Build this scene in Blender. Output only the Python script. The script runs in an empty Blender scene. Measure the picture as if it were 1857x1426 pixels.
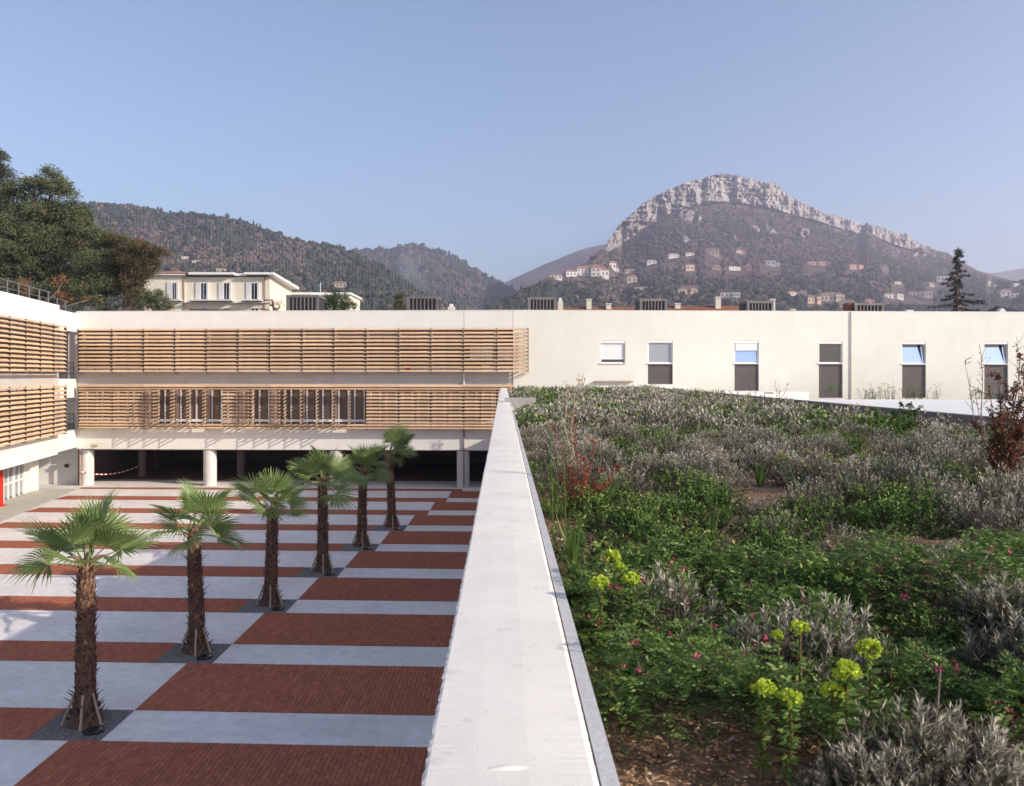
import bpy, math, random
import numpy as np
from mathutils import Vector, Matrix
from mathutils.bvhtree import BVHTree
random.seed(7); RNG = np.random.default_rng(11)
R = math.radians
S = bpy.context.scene; COL = S.collection
# ------------------------------------------------------------ camera, sky, sun
F = 1450.0; CX = 928.5; HY = 680.0; CH = 7.0
cam = bpy.data.cameras.new('camera'); camo = bpy.data.objects.new('camera', cam); COL.objects.link(camo)
camo.location = (0, 0, CH); camo.rotation_euler = (R(90), 0, 0)
cam.sensor_width = 36; cam.lens = 36 * F / 1857; cam.shift_y = -(713 - HY) / 1857
cam.clip_start = .05; cam.clip_end = 20000
cam.dof.use_dof = True; cam.dof.focus_distance = 14; cam.dof.aperture_fstop = 9
S.camera = camo
SUN = Vector((2.1, -1.0, 1.0)).normalized()
w = bpy.data.worlds.new("World"); S.world = w; w.use_nodes = True
nt = w.node_tree; nt.nodes.clear()
sky = nt.nodes.new('ShaderNodeTexSky'); sky.sky_type = 'NISHITA'; sky.sun_disc = False
sky.sun_elevation = math.asin(SUN.z); sky.sun_rotation = math.atan2(SUN.x, SUN.y)
sky.altitude = 300; sky.air_density = 1.0; sky.dust_density = 1.2; sky.ozone_density = 2.0
bg = nt.nodes.new('ShaderNodeBackground'); bg.inputs[1].default_value = .132
out = nt.nodes.new('ShaderNodeOutputWorld')
tn = nt.nodes.new('ShaderNodeMix'); tn.data_type = 'RGBA'; tn.blend_type = 'MULTIPLY'; tn.inputs[0].default_value = 1; tn.inputs[7].default_value = (1.04, .99, .985, 1)
nt.links.new(sky.outputs[0], tn.inputs[6]); nt.links.new(tn.outputs[2], bg.inputs[0]); nt.links.new(bg.outputs[0], out.inputs[0])
sl = bpy.data.lights.new('sun', 'SUN'); so = bpy.data.objects.new('sun', sl); COL.objects.link(so)
sl.energy = 4.3; sl.angle = R(.5); sl.color = (1, .90, .76)
so.rotation_euler = SUN.to_track_quat('Z', 'Y').to_euler()
S.view_settings.view_transform = 'Standard'; S.view_settings.look = 'None'
S.view_settings.exposure = 0.66; S.view_settings.gamma = 1
S.render.engine = 'CYCLES'
S.cycles.max_bounces = 6; S.cycles.volume_bounces = 1; S.cycles.transparent_max_bounces = 8

def at(px, py, Y): return ((px - CX) * Y / F, Y, CH - (py - HY) * Y / F)

# ------------------------------------------------------------ helpers
def tag(o, label=None, cat=None, group=None, kind=None):
    if label: o['label'] = label
    if cat: o['category'] = cat
    if group: o['group'] = group
    if kind: o['kind'] = kind
    return o
def empty(name, loc=(0, 0, 0), rz=0, label=None, cat=None, group=None):
    o = bpy.data.objects.new(name, None); COL.objects.link(o)
    o.location = loc; o.rotation_euler = (0, 0, rz); o.empty_display_size = .3
    return tag(o, label, cat, group)
def link(name, me, parent=None, loc=None, rot=None, scale=None):
    o = bpy.data.objects.new(name, me); COL.objects.link(o)
    if parent: o.parent = parent
    if loc is not None: o.location = loc
    if rot is not None: o.rotation_euler = rot
    if scale is not None: o.scale = scale
    return o
class MB:
    def __init__(s): s.v = []; s.f = []; s.n = 0; s.t = []; s.a = []
    def add(s, v, f, mat=0, tint=0.5):
        v = np.asarray(v, dtype=np.float32).reshape(-1, 3); f = np.asarray(f, dtype=np.int32)
        s.v.append(v); s.f.append((f + s.n, mat)); s.n += len(v)
        t = np.empty(len(v), np.float32); t[:] = tint; s.t.append(t); return s
    def box(s, x0, x1, y0, y1, z0, z1, mat=0, tint=.5, M=None):
        v = np.array([(x, y, z) for z in (z0, z1) for y in (y0, y1) for x in (x0, x1)], float)
        if M is not None: v = np.array([M @ Vector(p) for p in v])
        return s.add(v, [(0, 2, 3, 1), (4, 5, 7, 6), (0, 1, 5, 4), (1, 3, 7, 5), (3, 2, 6, 7), (2, 0, 4, 6)], mat, tint)
    def tube(s, pts, rad, n=8, mat=0, tint=.5, cap=True):
        pts = [Vector(p) for p in pts]; k = len(pts)
        if not hasattr(rad, '__len__'): rad = [rad] * k
        V = []
        for i, p in enumerate(pts):
            d = (pts[min(i + 1, k - 1)] - pts[max(i - 1, 0)]).normalized()
            a = d.orthogonal().normalized() if abs(d.z) < .9 else Vector((1, 0, 0)).cross(d).normalized()
            if abs(d.z) < .9: a = Vector((0, 0, 1)).cross(d).normalized()
            b = d.cross(a)
            for j in range(n):
                t = 2 * math.pi * j / n; V.append(p + (a * math.cos(t) + b * math.sin(t)) * rad[i])
        fs = [(i * n + j, i * n + (j + 1) % n, (i + 1) * n + (j + 1) % n, (i + 1) * n + j) for i in range(k - 1) for j in range(n)]
        base = s.n; s.add([tuple(v) for v in V], fs, mat, tint)
        if cap:
            s.add([tuple(v) for v in V[:n]] + [tuple(pts[0])], [((j + 1) % n, j, n) for j in range(n)], mat, tint)
            s.add([tuple(v) for v in V[-n:]] + [tuple(pts[-1])], [(j, (j + 1) % n, n) for j in range(n)], mat, tint)
        return s
    def mesh(s, name, mats, smooth=False):
        me = bpy.data.meshes.new(name)
        V = np.concatenate(s.v); me.vertices.add(len(V)); me.vertices.foreach_set('co', V.ravel())
        lo = np.concatenate([f.ravel() for f, m in s.f]); tot = np.concatenate([np.full(len(f), f.shape[1], np.int32) for f, m in s.f])
        mi = np.concatenate([np.full(len(f), m, np.int32) for f, m in s.f])
        me.loops.add(len(lo)); me.loops.foreach_set('vertex_index', lo.astype(np.int32))
        st = np.zeros(len(tot), np.int32); st[1:] = np.cumsum(tot)[:-1]
        me.polygons.add(len(tot)); me.polygons.foreach_set('loop_start', st); me.polygons.foreach_set('loop_total', tot)
        me.polygons.foreach_set('material_index', mi)
        me.polygons.foreach_set('use_smooth', np.full(len(tot), smooth))
        at_ = me.attributes.new('tint', 'FLOAT', 'POINT'); at_.data.foreach_set('value', np.concatenate(s.t))
        me.update(calc_edges=True); me.validate()
        for m in (mats if isinstance(mats, (list, tuple)) else [mats]): me.materials.append(m)
        return me
    def build(s, name, mats, parent=None, smooth=False, **k): return link(name, s.mesh(name, mats, smooth), parent, **k)
def box(name, m, parent, x0, x1, y0, y1, z0, z1): return MB().box(x0, x1, y0, y1, z0, z1).build(name, m, parent)

# ------------------------------------------------------------ materials
def mat(name, c1, c2=None, scale=3, rough=.8, bump=0, bscale=40, detail=6, spec=.3, coord='Object', trans=0, tintc=None, stretch=None, metal=0, lo=.35, hi=.65, orand=0, dist=.02, fine=None):
    m = bpy.data.materials.new(name); m.use_nodes = True; t = m.node_tree; N = t.nodes; L = t.links
    b = N['Principled BSDF']; b.inputs['Roughness'].default_value = rough; b.inputs['Specular IOR Level'].default_value = spec; b.inputs['Metallic'].default_value = metal
    tc = N.new('ShaderNodeTexCoord'); src = tc.outputs[coord]
    if stretch:
        mp = N.new('ShaderNodeMapping'); mp.inputs['Scale'].default_value = stretch; L.new(src, mp.inputs[0]); src = mp.outputs[0]
    col = None
    if c2:
        n = N.new('ShaderNodeTexNoise'); n.inputs['Scale'].default_value = scale; n.inputs['Detail'].default_value = detail; n.inputs['Roughness'].default_value = .65; L.new(src, n.inputs[0])
        r = N.new('ShaderNodeValToRGB'); r.color_ramp.elements[0].position = lo; r.color_ramp.elements[1].position = hi
        r.color_ramp.elements[0].color = (*c1, 1); r.color_ramp.elements[1].color = (*c2, 1); L.new(n.outputs[0], r.inputs[0]); col = r.outputs[0]
    if tintc:
        a = N.new('ShaderNodeAttribute'); a.attribute_name = 'tint'
        r2 = N.new('ShaderNodeValToRGB'); cr = r2.color_ramp
        for i, (p, c) in enumerate(tintc):
            e = cr.elements[i] if i < 2 else cr.elements.new(p)
            e.position = p; e.color = (*c, 1)
        L.new(a.outputs['Fac'], r2.inputs[0])
        if col:
            mx = N.new('ShaderNodeMix'); mx.data_type = 'RGBA'; mx.blend_type = 'MULTIPLY'; mx.inputs[0].default_value = 1
            L.new(r2.outputs[0], mx.inputs[6]); L.new(col, mx.inputs[7]); col = mx.outputs[2]
        else: col = r2.outputs[0]
    if orand and col is None:
        rg = N.new('ShaderNodeRGB'); rg.outputs[0].default_value = (*c1, 1); col = rg.outputs[0]
    if orand:
        oi = N.new('ShaderNodeObjectInfo'); mr = N.new('ShaderNodeMapRange'); mr.inputs[3].default_value = 1 - orand; mr.inputs[4].default_value = 1 + orand
        L.new(oi.outputs['Random'], mr.inputs[0]); hs = N.new('ShaderNodeHueSaturation'); L.new(mr.outputs[0], hs.inputs['Value']); L.new(col, hs.inputs['Color']); col = hs.outputs[0]
    if fine and col:
        n3 = N.new('ShaderNodeTexNoise'); n3.inputs['Scale'].default_value = fine[0]; n3.inputs['Detail'].default_value = 8; n3.inputs['Roughness'].default_value = .7
        m3 = N.new('ShaderNodeMapping'); m3.inputs['Scale'].default_value = fine[3] if len(fine) > 3 else (1, 1, 1); L.new(tc.outputs[coord], m3.inputs[0]); L.new(m3.outputs[0], n3.inputs[0])
        r3 = N.new('ShaderNodeMapRange'); r3.inputs[1].default_value = .3; r3.inputs[2].default_value = .6; r3.inputs[3].default_value = fine[1]; r3.inputs[4].default_value = fine[2]; L.new(n3.outputs[0], r3.inputs[0])
        h3 = N.new('ShaderNodeHueSaturation'); L.new(r3.outputs[0], h3.inputs['Value']); L.new(col, h3.inputs['Color']); col = h3.outputs[0]
    if col: L.new(col, b.inputs['Base Color'])
    else: b.inputs['Base Color'].default_value = (*c1, 1)
    if bump:
        n2 = N.new('ShaderNodeTexNoise'); n2.inputs['Scale'].default_value = bscale; n2.inputs['Detail'].default_value = 5; L.new(src, n2.inputs[0])
        bp = N.new('ShaderNodeBump'); bp.inputs['Strength'].default_value = bump; bp.inputs['Distance'].default_value = dist; L.new(n2.outputs[0], bp.inputs['Height']); L.new(bp.outputs[0], b.inputs['Normal'])
    if trans:
        o = N['Material Output']; tr = N.new('ShaderNodeBsdfTranslucent'); ms = N.new('ShaderNodeMixShader'); ms.inputs[0].default_value = trans
        if col: L.new(col, tr.inputs[0])
        else: tr.inputs[0].default_value = (*c1, 1)
        L.new(b.outputs[0], ms.inputs[1]); L.new(tr.outputs[0], ms.inputs[2]); L.new(ms.outputs[0], o.inputs[0])
    return m
WHITE = mat('white_render', (.77, .745, .68), (.81, .785, .72), .6, .85, .15, 60, 12, fine=(2.2, .97, 1.01, (1, 1, .18)))
WHITEB = mat('cream_render', (.70, .68, .605), (.75, .73, .65), .45, .85, .12, 50, fine=(2.2, .97, 1.01, (1, 1, .18)))
SPAN = mat('grey_render', (.50, .47, .43), (.56, .52, .48), 1, .85, .1, 50)
COPING = mat('parapet_concrete', (.66, .61, .53), (.83, .775, .68), 14, .92, .5, 260, 14, lo=.28, hi=.42, dist=.0015, fine=(2.5, .90, 1.02))
CONC = mat('plaza_concrete', (.70, .635, .585), (.85, .785, .73), .45, .85, .25, 30, 14, lo=.28, hi=.58, fine=(3.5, .84, 1.03))
CONC2 = mat('beige_concrete', (.50, .48, .40), (.58, .56, .47), 1.5, .85, .2, 30)
COLM = mat('column_concrete', (.58, .56, .53), (.68, .66, .62), 2, .8, .15, 30)
GREYC = mat('grey_block_concrete', (.36, .33, .31), (.46, .43, .40), 6, .9, .4, 60)
WOOD = mat('larch_slat', (.52, .34, .20), (.70, .50, .33), 2, .65, .15, 20, stretch=(.6, 8, 8), orand=.16)
WOODD = mat('weathered_plank', (.24, .18, .145), (.40, .32, .27), 5, .8, .3, 30, stretch=(6, .6, 6))
METAL = mat('dark_bracket', (.06, .05, .045), rough=.5, metal=.6)
GALV = mat('galvanised_steel', (.32, .33, .34), rough=.4, metal=.8)
ZINC = mat('zinc', (.16, .15, .145), (.23, .215, .20), 2, .5, metal=.3)
ZINCD = mat('dark_zinc', (.05, .047, .045), rough=.5, metal=.3)
FRAME = mat('white_window_frame', (.78, .77, .75), rough=.4)
def glass(name, c, rough=.03, mir=.9):
    m = bpy.data.materials.new(name); m.use_nodes = True; b = m.node_tree.nodes['Principled BSDF']
    b.inputs['Base Color'].default_value = (*c, 1); b.inputs['Roughness'].default_value = rough; b.inputs['Specular IOR Level'].default_value = mir
    b.inputs['IOR'].default_value = 1.6; return m
GLASS = glass('window_glass', (.02, .022, .026))
GLASSM = glass('mirror_glass', (.25, .32, .42), .02); GLASSM.node_tree.nodes['Principled BSDF'].inputs['Metallic'].default_value = .85
GLASSM.node_tree.nodes['Principled BSDF'].inputs['Base Color'].default_value = (.46, .58, .80, 1)
GLASSG = glass('grey_glass', (.30, .31, .35), .15)
GLASSB = glass('brown_glass', (.10, .065, .048), .25, .5)
PANEL = mat('dark_panel', (.085, .07, .068), (.11, .09, .085), 2, .35, spec=.5)
REVEAL = mat('brown_reveal', (.30, .21, .16), rough=.8)
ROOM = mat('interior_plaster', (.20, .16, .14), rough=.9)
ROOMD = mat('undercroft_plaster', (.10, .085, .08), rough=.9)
BRICKM = mat('brick_paver', (.36, .11, .057), (.45, .15, .08), 9, .85, .2, 60, orand=.1, tintc=[(0, (.82, .8, .8)), (1, (1.06, 1.04, 1.0))])
MORTAR = mat('sand_joint', (.10, .05, .04), (.16, .09, .07), 20, .9)
RED = mat('red_paint', (.55, .03, .015), rough=.45)
PIPE = mat('brown_pipe', (.34, .24, .19), rough=.6)
STRIPE = mat('barrier_tape', (.8, .8, .8), rough=.5)
GRAVEL = mat('grey_gravel', (.12, .115, .11), (.26, .25, .24), 30, .9, .4, 60, tintc=[(0, (.6, .6, .6)), (1, (1.5, 1.45, 1.4))])
SOIL = mat('garden_soil', (.14, .085, .05), (.30, .19, .115), 14, .95, .8, 50, 10)
MULCH = mat('stone_and_bark_mulch', (.2, .1, .05), tintc=[(0, (.12, .065, .035)), (.45, (.32, .19, .105)), (.8, (.52, .36, .21)), (1, (.66, .55, .43))], rough=.9)
TRUNK = mat('palm_trunk', (.10, .055, .035), (.20, .115, .075), 8, .9, .5, 30)
SCALE = mat('palm_leaf_base', (.2, .1, .06), tintc=[(0, (.07, .035, .024)), (.6, (.20, .10, .06)), (1, (.38, .22, .12))], rough=.85)
FROND = mat('palm_frond', (.2, .3, .08), tintc=[(0, (.10, .16, .04)), (.45, (.20, .28, .08)), (.85, (.36, .41, .16)), (1, (.44, .38, .20))], rough=.42, spec=.5, trans=.34, orand=.15)
FRONDD = mat('dry_palm_leaf', (.30, .19, .10), (.42, .29, .16), 6, .8, trans=.2)
STAKE = mat('wooden_stake', (.36, .26, .18), (.46, .34, .24), 6, .8)
TILE = mat('terracotta_tiles', (.32, .13, .07), (.44, .20, .11), 3, .85, .3, 6)
TILEB = mat('brown_roof_tiles', (.17, .075, .045), (.30, .125, .07), 2, .85, .4, 8)
SLATE = mat('slate_roof', (.035, .037, .045), rough=.6)
VILLA = mat('villa_plaster', (.68, .62, .50), (.74, .68, .56), 1, .85)
SHUT = mat('pale_shutter', (.62, .60, .60), rough=.6)
BARK = mat('tree_bark', (.10, .07, .05), (.18, .13, .10), 5, .9, .5, 10)

# ------------------------------------------------------------ noise
_VN = {}
def vnoise(x, y, seed=0):
    if seed not in _VN: _VN[seed] = np.random.default_rng(seed).random((256, 256))
    r = _VN[seed]; xi = np.floor(x).astype(int); yi = np.floor(y).astype(int)
    fx = x - xi; fy = y - yi; fx = fx * fx * (3 - 2 * fx); fy = fy * fy * (3 - 2 * fy)
    g = lambda a, b: r[a & 255, b & 255]
    return (g(xi, yi) * (1 - fx) + g(xi + 1, yi) * fx) * (1 - fy) + (g(xi, yi + 1) * (1 - fx) + g(xi + 1, yi + 1) * fx) * fy - .5
def fbm(x, y, o=5, seed=0, g=.5):
    s = 0; a = 1
    for i in range(o): s = s + a * vnoise(x * 2 ** i, y * 2 ** i, seed + i); a *= g
    return s

# ------------------------------------------------------------ plaza
TA = .042
def plz(x, y): return (x, y - TA * (x + 8), 0)
m = MB(); m.add([(-9000, -3000, -.35), (9000, -3000, -.35), (9000, 9000, -.35), (-9000, 9000, -.35)], [(0, 1, 2, 3)])
tag(m.build('ground', mat('earth', (.10, .085, .06), (.16, .13, .09), .02, .95)), kind='structure')
tag(MB().box(-60, -.1, -6, 70, -.3, 0).build('plaza_floor', CONC), kind='structure')
# beige path along the left wing
LD = Vector((-.2046, .9788, 0)); CORN = Vector((-27.33, 50.2, 0))
p0 = Vector((-26.1, 46.6, .004)); q = [p0 - LD * 30, p0 + LD * 2.6, p0 + LD * 2.6 + Vector((-9, 0, 0)), p0 - LD * 30 + Vector((-9, 0, 0))]
tag(MB().add([tuple(v) for v in q], [(0, 1, 2, 3)]).build('beige_path', CONC2), kind='structure')
brm = bpy.data.meshes.new('brick')
bw, bl = .098, .198
def brickv(cx, cy, w_, l_, z): return np.array([(cx + sx * w_ / 2 * k, cy + sy * l_ / 2 * k, zz) for zz, k in ((.002, 1), (z - .003, 1), (z, .94)) for sx, sy in ((-1, -1), (1, -1), (1, 1), (-1, 1))])
BF = [(0, 1, 5, 4), (1, 2, 6, 5), (2, 3, 7, 6), (3, 0, 4, 7), (4, 5, 9, 8), (5, 6, 10, 9), (6, 7, 11, 10), (7, 4, 8, 11), (8, 9, 10, 11)]
bricks_shared = [MB().add(brickv(0, 0, bw * .93, bl * .965, .014), BF, 0, tv).mesh('brick', BRICKM) for tv in (.1, .4, .7, 1)]
FARB = mat('brick_paving_far', (.33, .10, .052), (.41, .137, .073), 7, .85, .2, 30, detail=10)
EX = lambda k: -7.87 + .605 * k
YA = lambda k: 15.27 + 4.125 * k
def strip(x0, x1, y0, y1, near, label, indiv=0):
    pts = [plz(x0, y0), plz(x1, y0), plz(x1, y1), plz(x0, y1)]
    o = MB().add([(p[0], p[1], .004) for p in pts], [(0, 1, 2, 3)]).build('brick_strip', MORTAR if near else FARB)
    tag(o, kind='structure')
    if not near: return
    st = MB(); cnt = 0; nx = int(round((x1 - x0) / bw)); ny = int(round((y1 - y0) / bl)); dx = (x1 - x0) / nx; dy = (y1 - y0) / ny
    for i in range(nx):
        off = (i % 2) * .5
        for j in range(ny + (1 if off else 0)):
            ya = max(0, (j - off)) * dy; yb = min(ny, j + 1 - off) * dy
            cx = x0 + (i + .5) * dx; cy = y0 + (ya + yb) / 2; l_ = (yb - ya) * .965
            wx, wy, _ = plz(cx, cy)
            px = CX + wx / wy * F
            if px < -30: continue
            if indiv and cnt < indiv and j < 5 and abs(l_ - dy * .965) < .01:
                b = link('brick', bricks_shared[random.randrange(4)], o, (wx, wy, .004)); b.rotation_euler = (random.uniform(-.006, .006), random.uniform(-.006, .006), -TA + random.uniform(-.012, .012)); cnt += 1
            else:
                v = brickv(0, 0, dx * .93, l_, .014 + random.uniform(-.0015, .0015)); v[:, 0] += wx; v[:, 1] += wy - TA * (v[:, 0] - wx); v[:, 2] += .004
                st.add(v, BF, 0, random.choice((.05, .3, .5, .75, 1)))
    if st.n: tag(st.build('brick', BRICKM, o), kind='stuff')
XR = -.12
for k in range(-1, 9):
    ya = YA(k); near = k <= 4
    ex = EX(k); lx = -24.6 + .2 * 0
    # left brick row (white on the right)
    if k >= 0:
        ylf = ya + 1.4
        lx = p0.x + (p0.y - ya - .7 - .7) * .209 + 0.12
        x1 = ex - 1.45 if k < 6 else ex
        strip(lx, x1, ya, ya + 1.42, near and k < 4, 'l')
    # right brick row
    y1 = YA(k + 1)
    strip(ex, XR, ya + 1.42, min(y1, 49.6), near, 'r', 300 if k == -1 else 0)
# kerb in front of the undercroft
tag(MB().box(-27.2, -.2, -.07, .07, -.1, .03).build('kerb', GREYC, loc=(0, 49.6, 0), rot=(0, 0, 0)), kind='structure')

# tree pits with gravel and ground lights
GW = ['closest to the camera', 'second from the camera', 'third from the camera', 'fourth from the camera', 'fifth from the camera', 'farthest from the camera']
for k in range(6):
    x0, x1, ya, yb = EX(k) - 1.45, EX(k), YA(k), YA(k) + 1.42
    pts = [plz(x0, ya), plz(x1, ya), plz(x1, yb), plz(x0, yb)]
    g = MB().add([(p[0], p[1], .006) for p in pts], [(0, 1, 2, 3)])
    n = [1500, 900, 600, 400, 250, 200][k]
    for i in range(n):
        cx = random.uniform(x0 + .02, x1 - .02); cy = random.uniform(ya + .02, yb - .02); wx, wy, _ = plz(cx, cy); s = random.uniform(.012, .03)
        o_ = np.array([(1, 0, 0), (-.5, .87, 0), (-.5, -.87, 0), (0, 0, .8)]) * s * RNG.uniform(.6, 1.2, (4, 3)) + (wx, wy, .008)
        g.add(o_, [(0, 1, 3), (1, 2, 3), (2, 0, 3)], 0, random.random())
    tag(g.build('pit_gravel', GRAVEL), kind='stuff')
    wx, wy, _ = plz(x1 - .32, ya + .38)
    e = empty('ground_light', (wx, wy, 0), 0, 'round dark recessed ground light at the foot of the palm ' + GW[k], 'ground light', 'recessed lights in the palm pits')
    mb = MB(); mb.tube([(0, 0, 0), (0, 0, .05)], [.19, .19], 20); mb.build('rim', METAL, e)
    MB().tube([(0, 0, .05), (0, 0, .056)], [.15, .13], 20).build('lens', GLASS, e, True)

# ------------------------------------------------------------ facade building (frame A)
def frameline(px, O, th, ly):
    """local x on a facade frame for picture column px at local depth ly"""
    u = Vector((math.cos(th), math.sin(th))); v = Vector((-math.sin(th), math.cos(th)))
    a = (px - CX) / F; ox, oy = O[0] + v.x * ly, O[1] + v.y * ly
    s = (a * oy - ox) / (u.x - a * u.y); return s
OA = (CORN.x, CORN.y); thA = -math.atan(.035)
A = empty('courtyard_building', (OA[0], OA[1], 0), thA, 'white building with timber slat screens and open ground floor across the courtyard', 'building')
ax = lambda px, ly=0: frameline(px, OA, thA, ly)
LA = ax(930); ZT = 10.97; Z1, Z2, Z3, Z4, Z5, Z6 = 9.83, 7.17, 6.30, 3.72, 3.31, 2.34
box('parapet_wall', WHITE, A, 0, LA, 0, .3, Z1, ZT)
box('coping', FRAME, A, 0, LA, -.02, .34, ZT, ZT + .03)
box('spandrel_wall', SPAN, A, 0, LA, .05, .3, Z3 - .1, Z2 + .05)
box('beam_band', WHITE, A, 0, LA, 0, .3, Z6, Z4 - .0)
box('roof', GREYC, A, 0, LA, .35, 14, 10.1, 10.3)
box('floor_slab', ROOM, A, 0, LA, .31, 14, Z6 + .003, Z6 + .3)
box('upper_floor_slab', ROOM, A, 0, LA, .31, 14, 6.4, 6.75)
box('end_wall', WHITE, A, -.3, 0, .31, 14, Z6, ZT)
# rooms behind the screens: dark walls with glazing
for (za, zb, nm) in ((Z2 + .05, Z1, 'upper'), (Z4, Z3 - .1, 'lower')):
    box('glazing', GLASSB, A, 0, LA, .26, .29, za, zb)
    n = int(LA / 2.0)
    for i in range(n + 1):
        x = ax(148.7) + i * 2.0
        if x > LA - .2: break
        box('mullion', REVEAL, A, x - .09, x + .09, .14, .25, za, zb)
        if nm == 'lower':
            for xx in (.2, .8, 1.2, 1.8): box('window_frame', SHUT, A, x + xx - .04, x + xx + .04, .19, .25, za, zb)
    box('transom', FRAME, A, 0, LA, .17, .23, zb - .55, zb - .47) if nm == 'upper' else None
    box('window_sill', FRAME, A, 0, LA, .12, .24, za + (.35 if nm == 'lower' else .1), za + (.5 if nm == 'lower' else .2))
# wall strips under the glazing of the lower storey: visible sills and brown reveal between open shutters
for (xa, xb) in ((852, 893), (903, 930)):
    box('pale_panel', WHITEB, A, ax(xa), min(ax(xb), LA - .02), .10, .16, 7.9, 8.75)
box('pale_panel', WHITEB, A, ax(873), ax(888), .10, .16, 7.25, 7.6)
box('red_panel', RED, A, ax(733), ax(744), .10, .16, 7.3, 7.6)
# undercroft
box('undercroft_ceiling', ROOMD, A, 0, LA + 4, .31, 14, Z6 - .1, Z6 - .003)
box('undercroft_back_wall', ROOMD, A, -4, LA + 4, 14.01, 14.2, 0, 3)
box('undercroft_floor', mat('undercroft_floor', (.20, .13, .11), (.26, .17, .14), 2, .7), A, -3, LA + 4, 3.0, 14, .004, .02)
box('slab_step', CONC, A, -.2, LA + 4, -.35, 2.98, .0, .035)
colm = MB().tube([(0, 0, 0), (0, 0, Z6 - .1)], [.40, .40], 28).mesh('column', COLM, True)
for px in (158, 381, 610, 840): link('column', colm, A, (ax(px, .45), .45, .036))
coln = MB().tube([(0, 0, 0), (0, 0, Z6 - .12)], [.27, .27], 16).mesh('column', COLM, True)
coln.materials[0] = ROOM  # inner columns swapped to a darker material, standing in for the undercroft's shade
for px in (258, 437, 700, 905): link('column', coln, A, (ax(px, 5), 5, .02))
MB().tube([(ax(147), -.1, .03), (ax(147), -.1, Z6)], .07, 10).build('downpipe', PIPE, A, True)
MB().tube([(ax(841, -.06), -.06, .03), (ax(841, -.06), -.06, Z4 - .1)], .055, 10).build('downpipe', PIPE, A, True)
MB().tube([(ax(841, -.06), -.06, Z3 - .05), (ax(841, -.06), -.06, Z2)], .05, 10).build('downpipe', FRAME, A, True)
box('expansion_joint', GREYC, A, ax(841), ax(841) + .03, -.006, .02, Z1, ZT - .02)
# tall dark opening at the corner
slatm = {}
def slat_mesh(L_, d=.155, t=.032, tilt=-R(45)):
    key = (round(L_, 2), d)
    if key not in slatm:
        c, s_ = math.cos(tilt), math.sin(tilt)
        Mx = Matrix.Rotation(-tilt, 4, 'X')
        slatm[key] = MB().box(.006, L_ - .006, -d / 2, d / 2, -t / 2, t / 2, M=Mx).mesh('slat', WOOD)
    return slatm[key]
PJ = -.55
def screen(parent, name, xs, z0, z1, rows, skip=(), visor=False, two=True, bracketdrop=.0):
    """fixed screen; xs = bracket positions 2 m apart"""
    sc = MB()
    for x in xs:
        sc.box(x - .015, x + .015, PJ - .07, PJ - .03 + .1, z0 - .06, z1 + .02)
        for z in (z0 - .05, z1 - .3): sc.box(x - .012, x + .012, PJ, 0, z - .02, z + .02)
    for a, b in zip(xs[:-1], xs[1:]):
        sc.box((a + b) / 2 - .01, (a + b) / 2 + .01, PJ + .0, PJ + .03, z0, z1)
    s = sc.build(name, METAL, parent)
    st = 2 if two else 1; n = len(xs)
    for r in range(rows):
        z = z0 + .06 + (z1 - z0 - .1) * r / (rows - 1)
        i = 0
        while i < n - 1:
            j = min(i + st, n - 1)
            if not any((i <= k < j) for k in skip): link('slat', slat_mesh(xs[j] - xs[i]), s, (xs[i], PJ - .02, z + random.uniform(-.004, .004)))
            i = j
    return s
xb = [ax(p, PJ) for p in (143, 203.4, 260.9, 317.5, 374.5, 432, 489.4, 548.2, 605.7, 663.9, 723.5, 781.7, 841.3, 900.9, 958)]
s1 = screen(A, 'louvre_screen', xb, Z2, Z1, 12)
for z in np.linspace(Z2 + .06, Z1 - .04, 12): MB().box(-.03, .0, 0, .5, z - .035, z + .035).build('return_slat', WOOD, s1, loc=(xb[-1], PJ, 0))
# lower screen: hinged leaves one metre wide, some folded open
xb2 = xb[:-1] + [ax(930, PJ)]
lf = MB()
for x in xb2[:-1]:
    lf.box(x - .015, x + .015, PJ - .02, PJ + .04, Z4 - .1, Z3 + .05); lf.box(x - .012, x + .012, PJ, 0, Z4 - .1, Z4 - .06); lf.box(x - .012, x + .012, PJ, 0, Z3 - .02, Z3 + .02)
s2 = lf.build('louvre_screen', METAL, A)
vz = [Z3 + .02, Z3 - .13]
for r, z in enumerate(vz):
    for i in range(0, len(xb2) - 1, 2):
        j = min(i + 2, len(xb2) - 1)
        MB().box(.006, xb2[j] - xb2[i] - .006, -.13, .13, -.018, .018, M=Matrix.Rotation(R(30), 4, 'X')).build('visor_slat', WOOD, s2, loc=(xb2[i], PJ - .02 - r * .0, z))
for z in (Z4 + .02, Z4 + .19):
    for i in range(0, len(xb2) - 1, 2):
        j = min(i + 2, len(xb2) - 1); link('slat', slat_mesh(xb2[j] - xb2[i]), s2, (xb2[i], PJ - .02, z))
half = []
for a, b in zip(xb2[:-1], xb2[1:]): half += [a, (a + b) / 2]
half.append(xb2[-1])
openl = {5: 80, 6: 80, 7: 80, 8: 80, 11: 80, 13: 80, 14: 80, 15: 80, 16: 80, 17: 78, 4: 28, 10: 30, 12: 35}
NL = 10
leafmesh = {}
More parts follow.
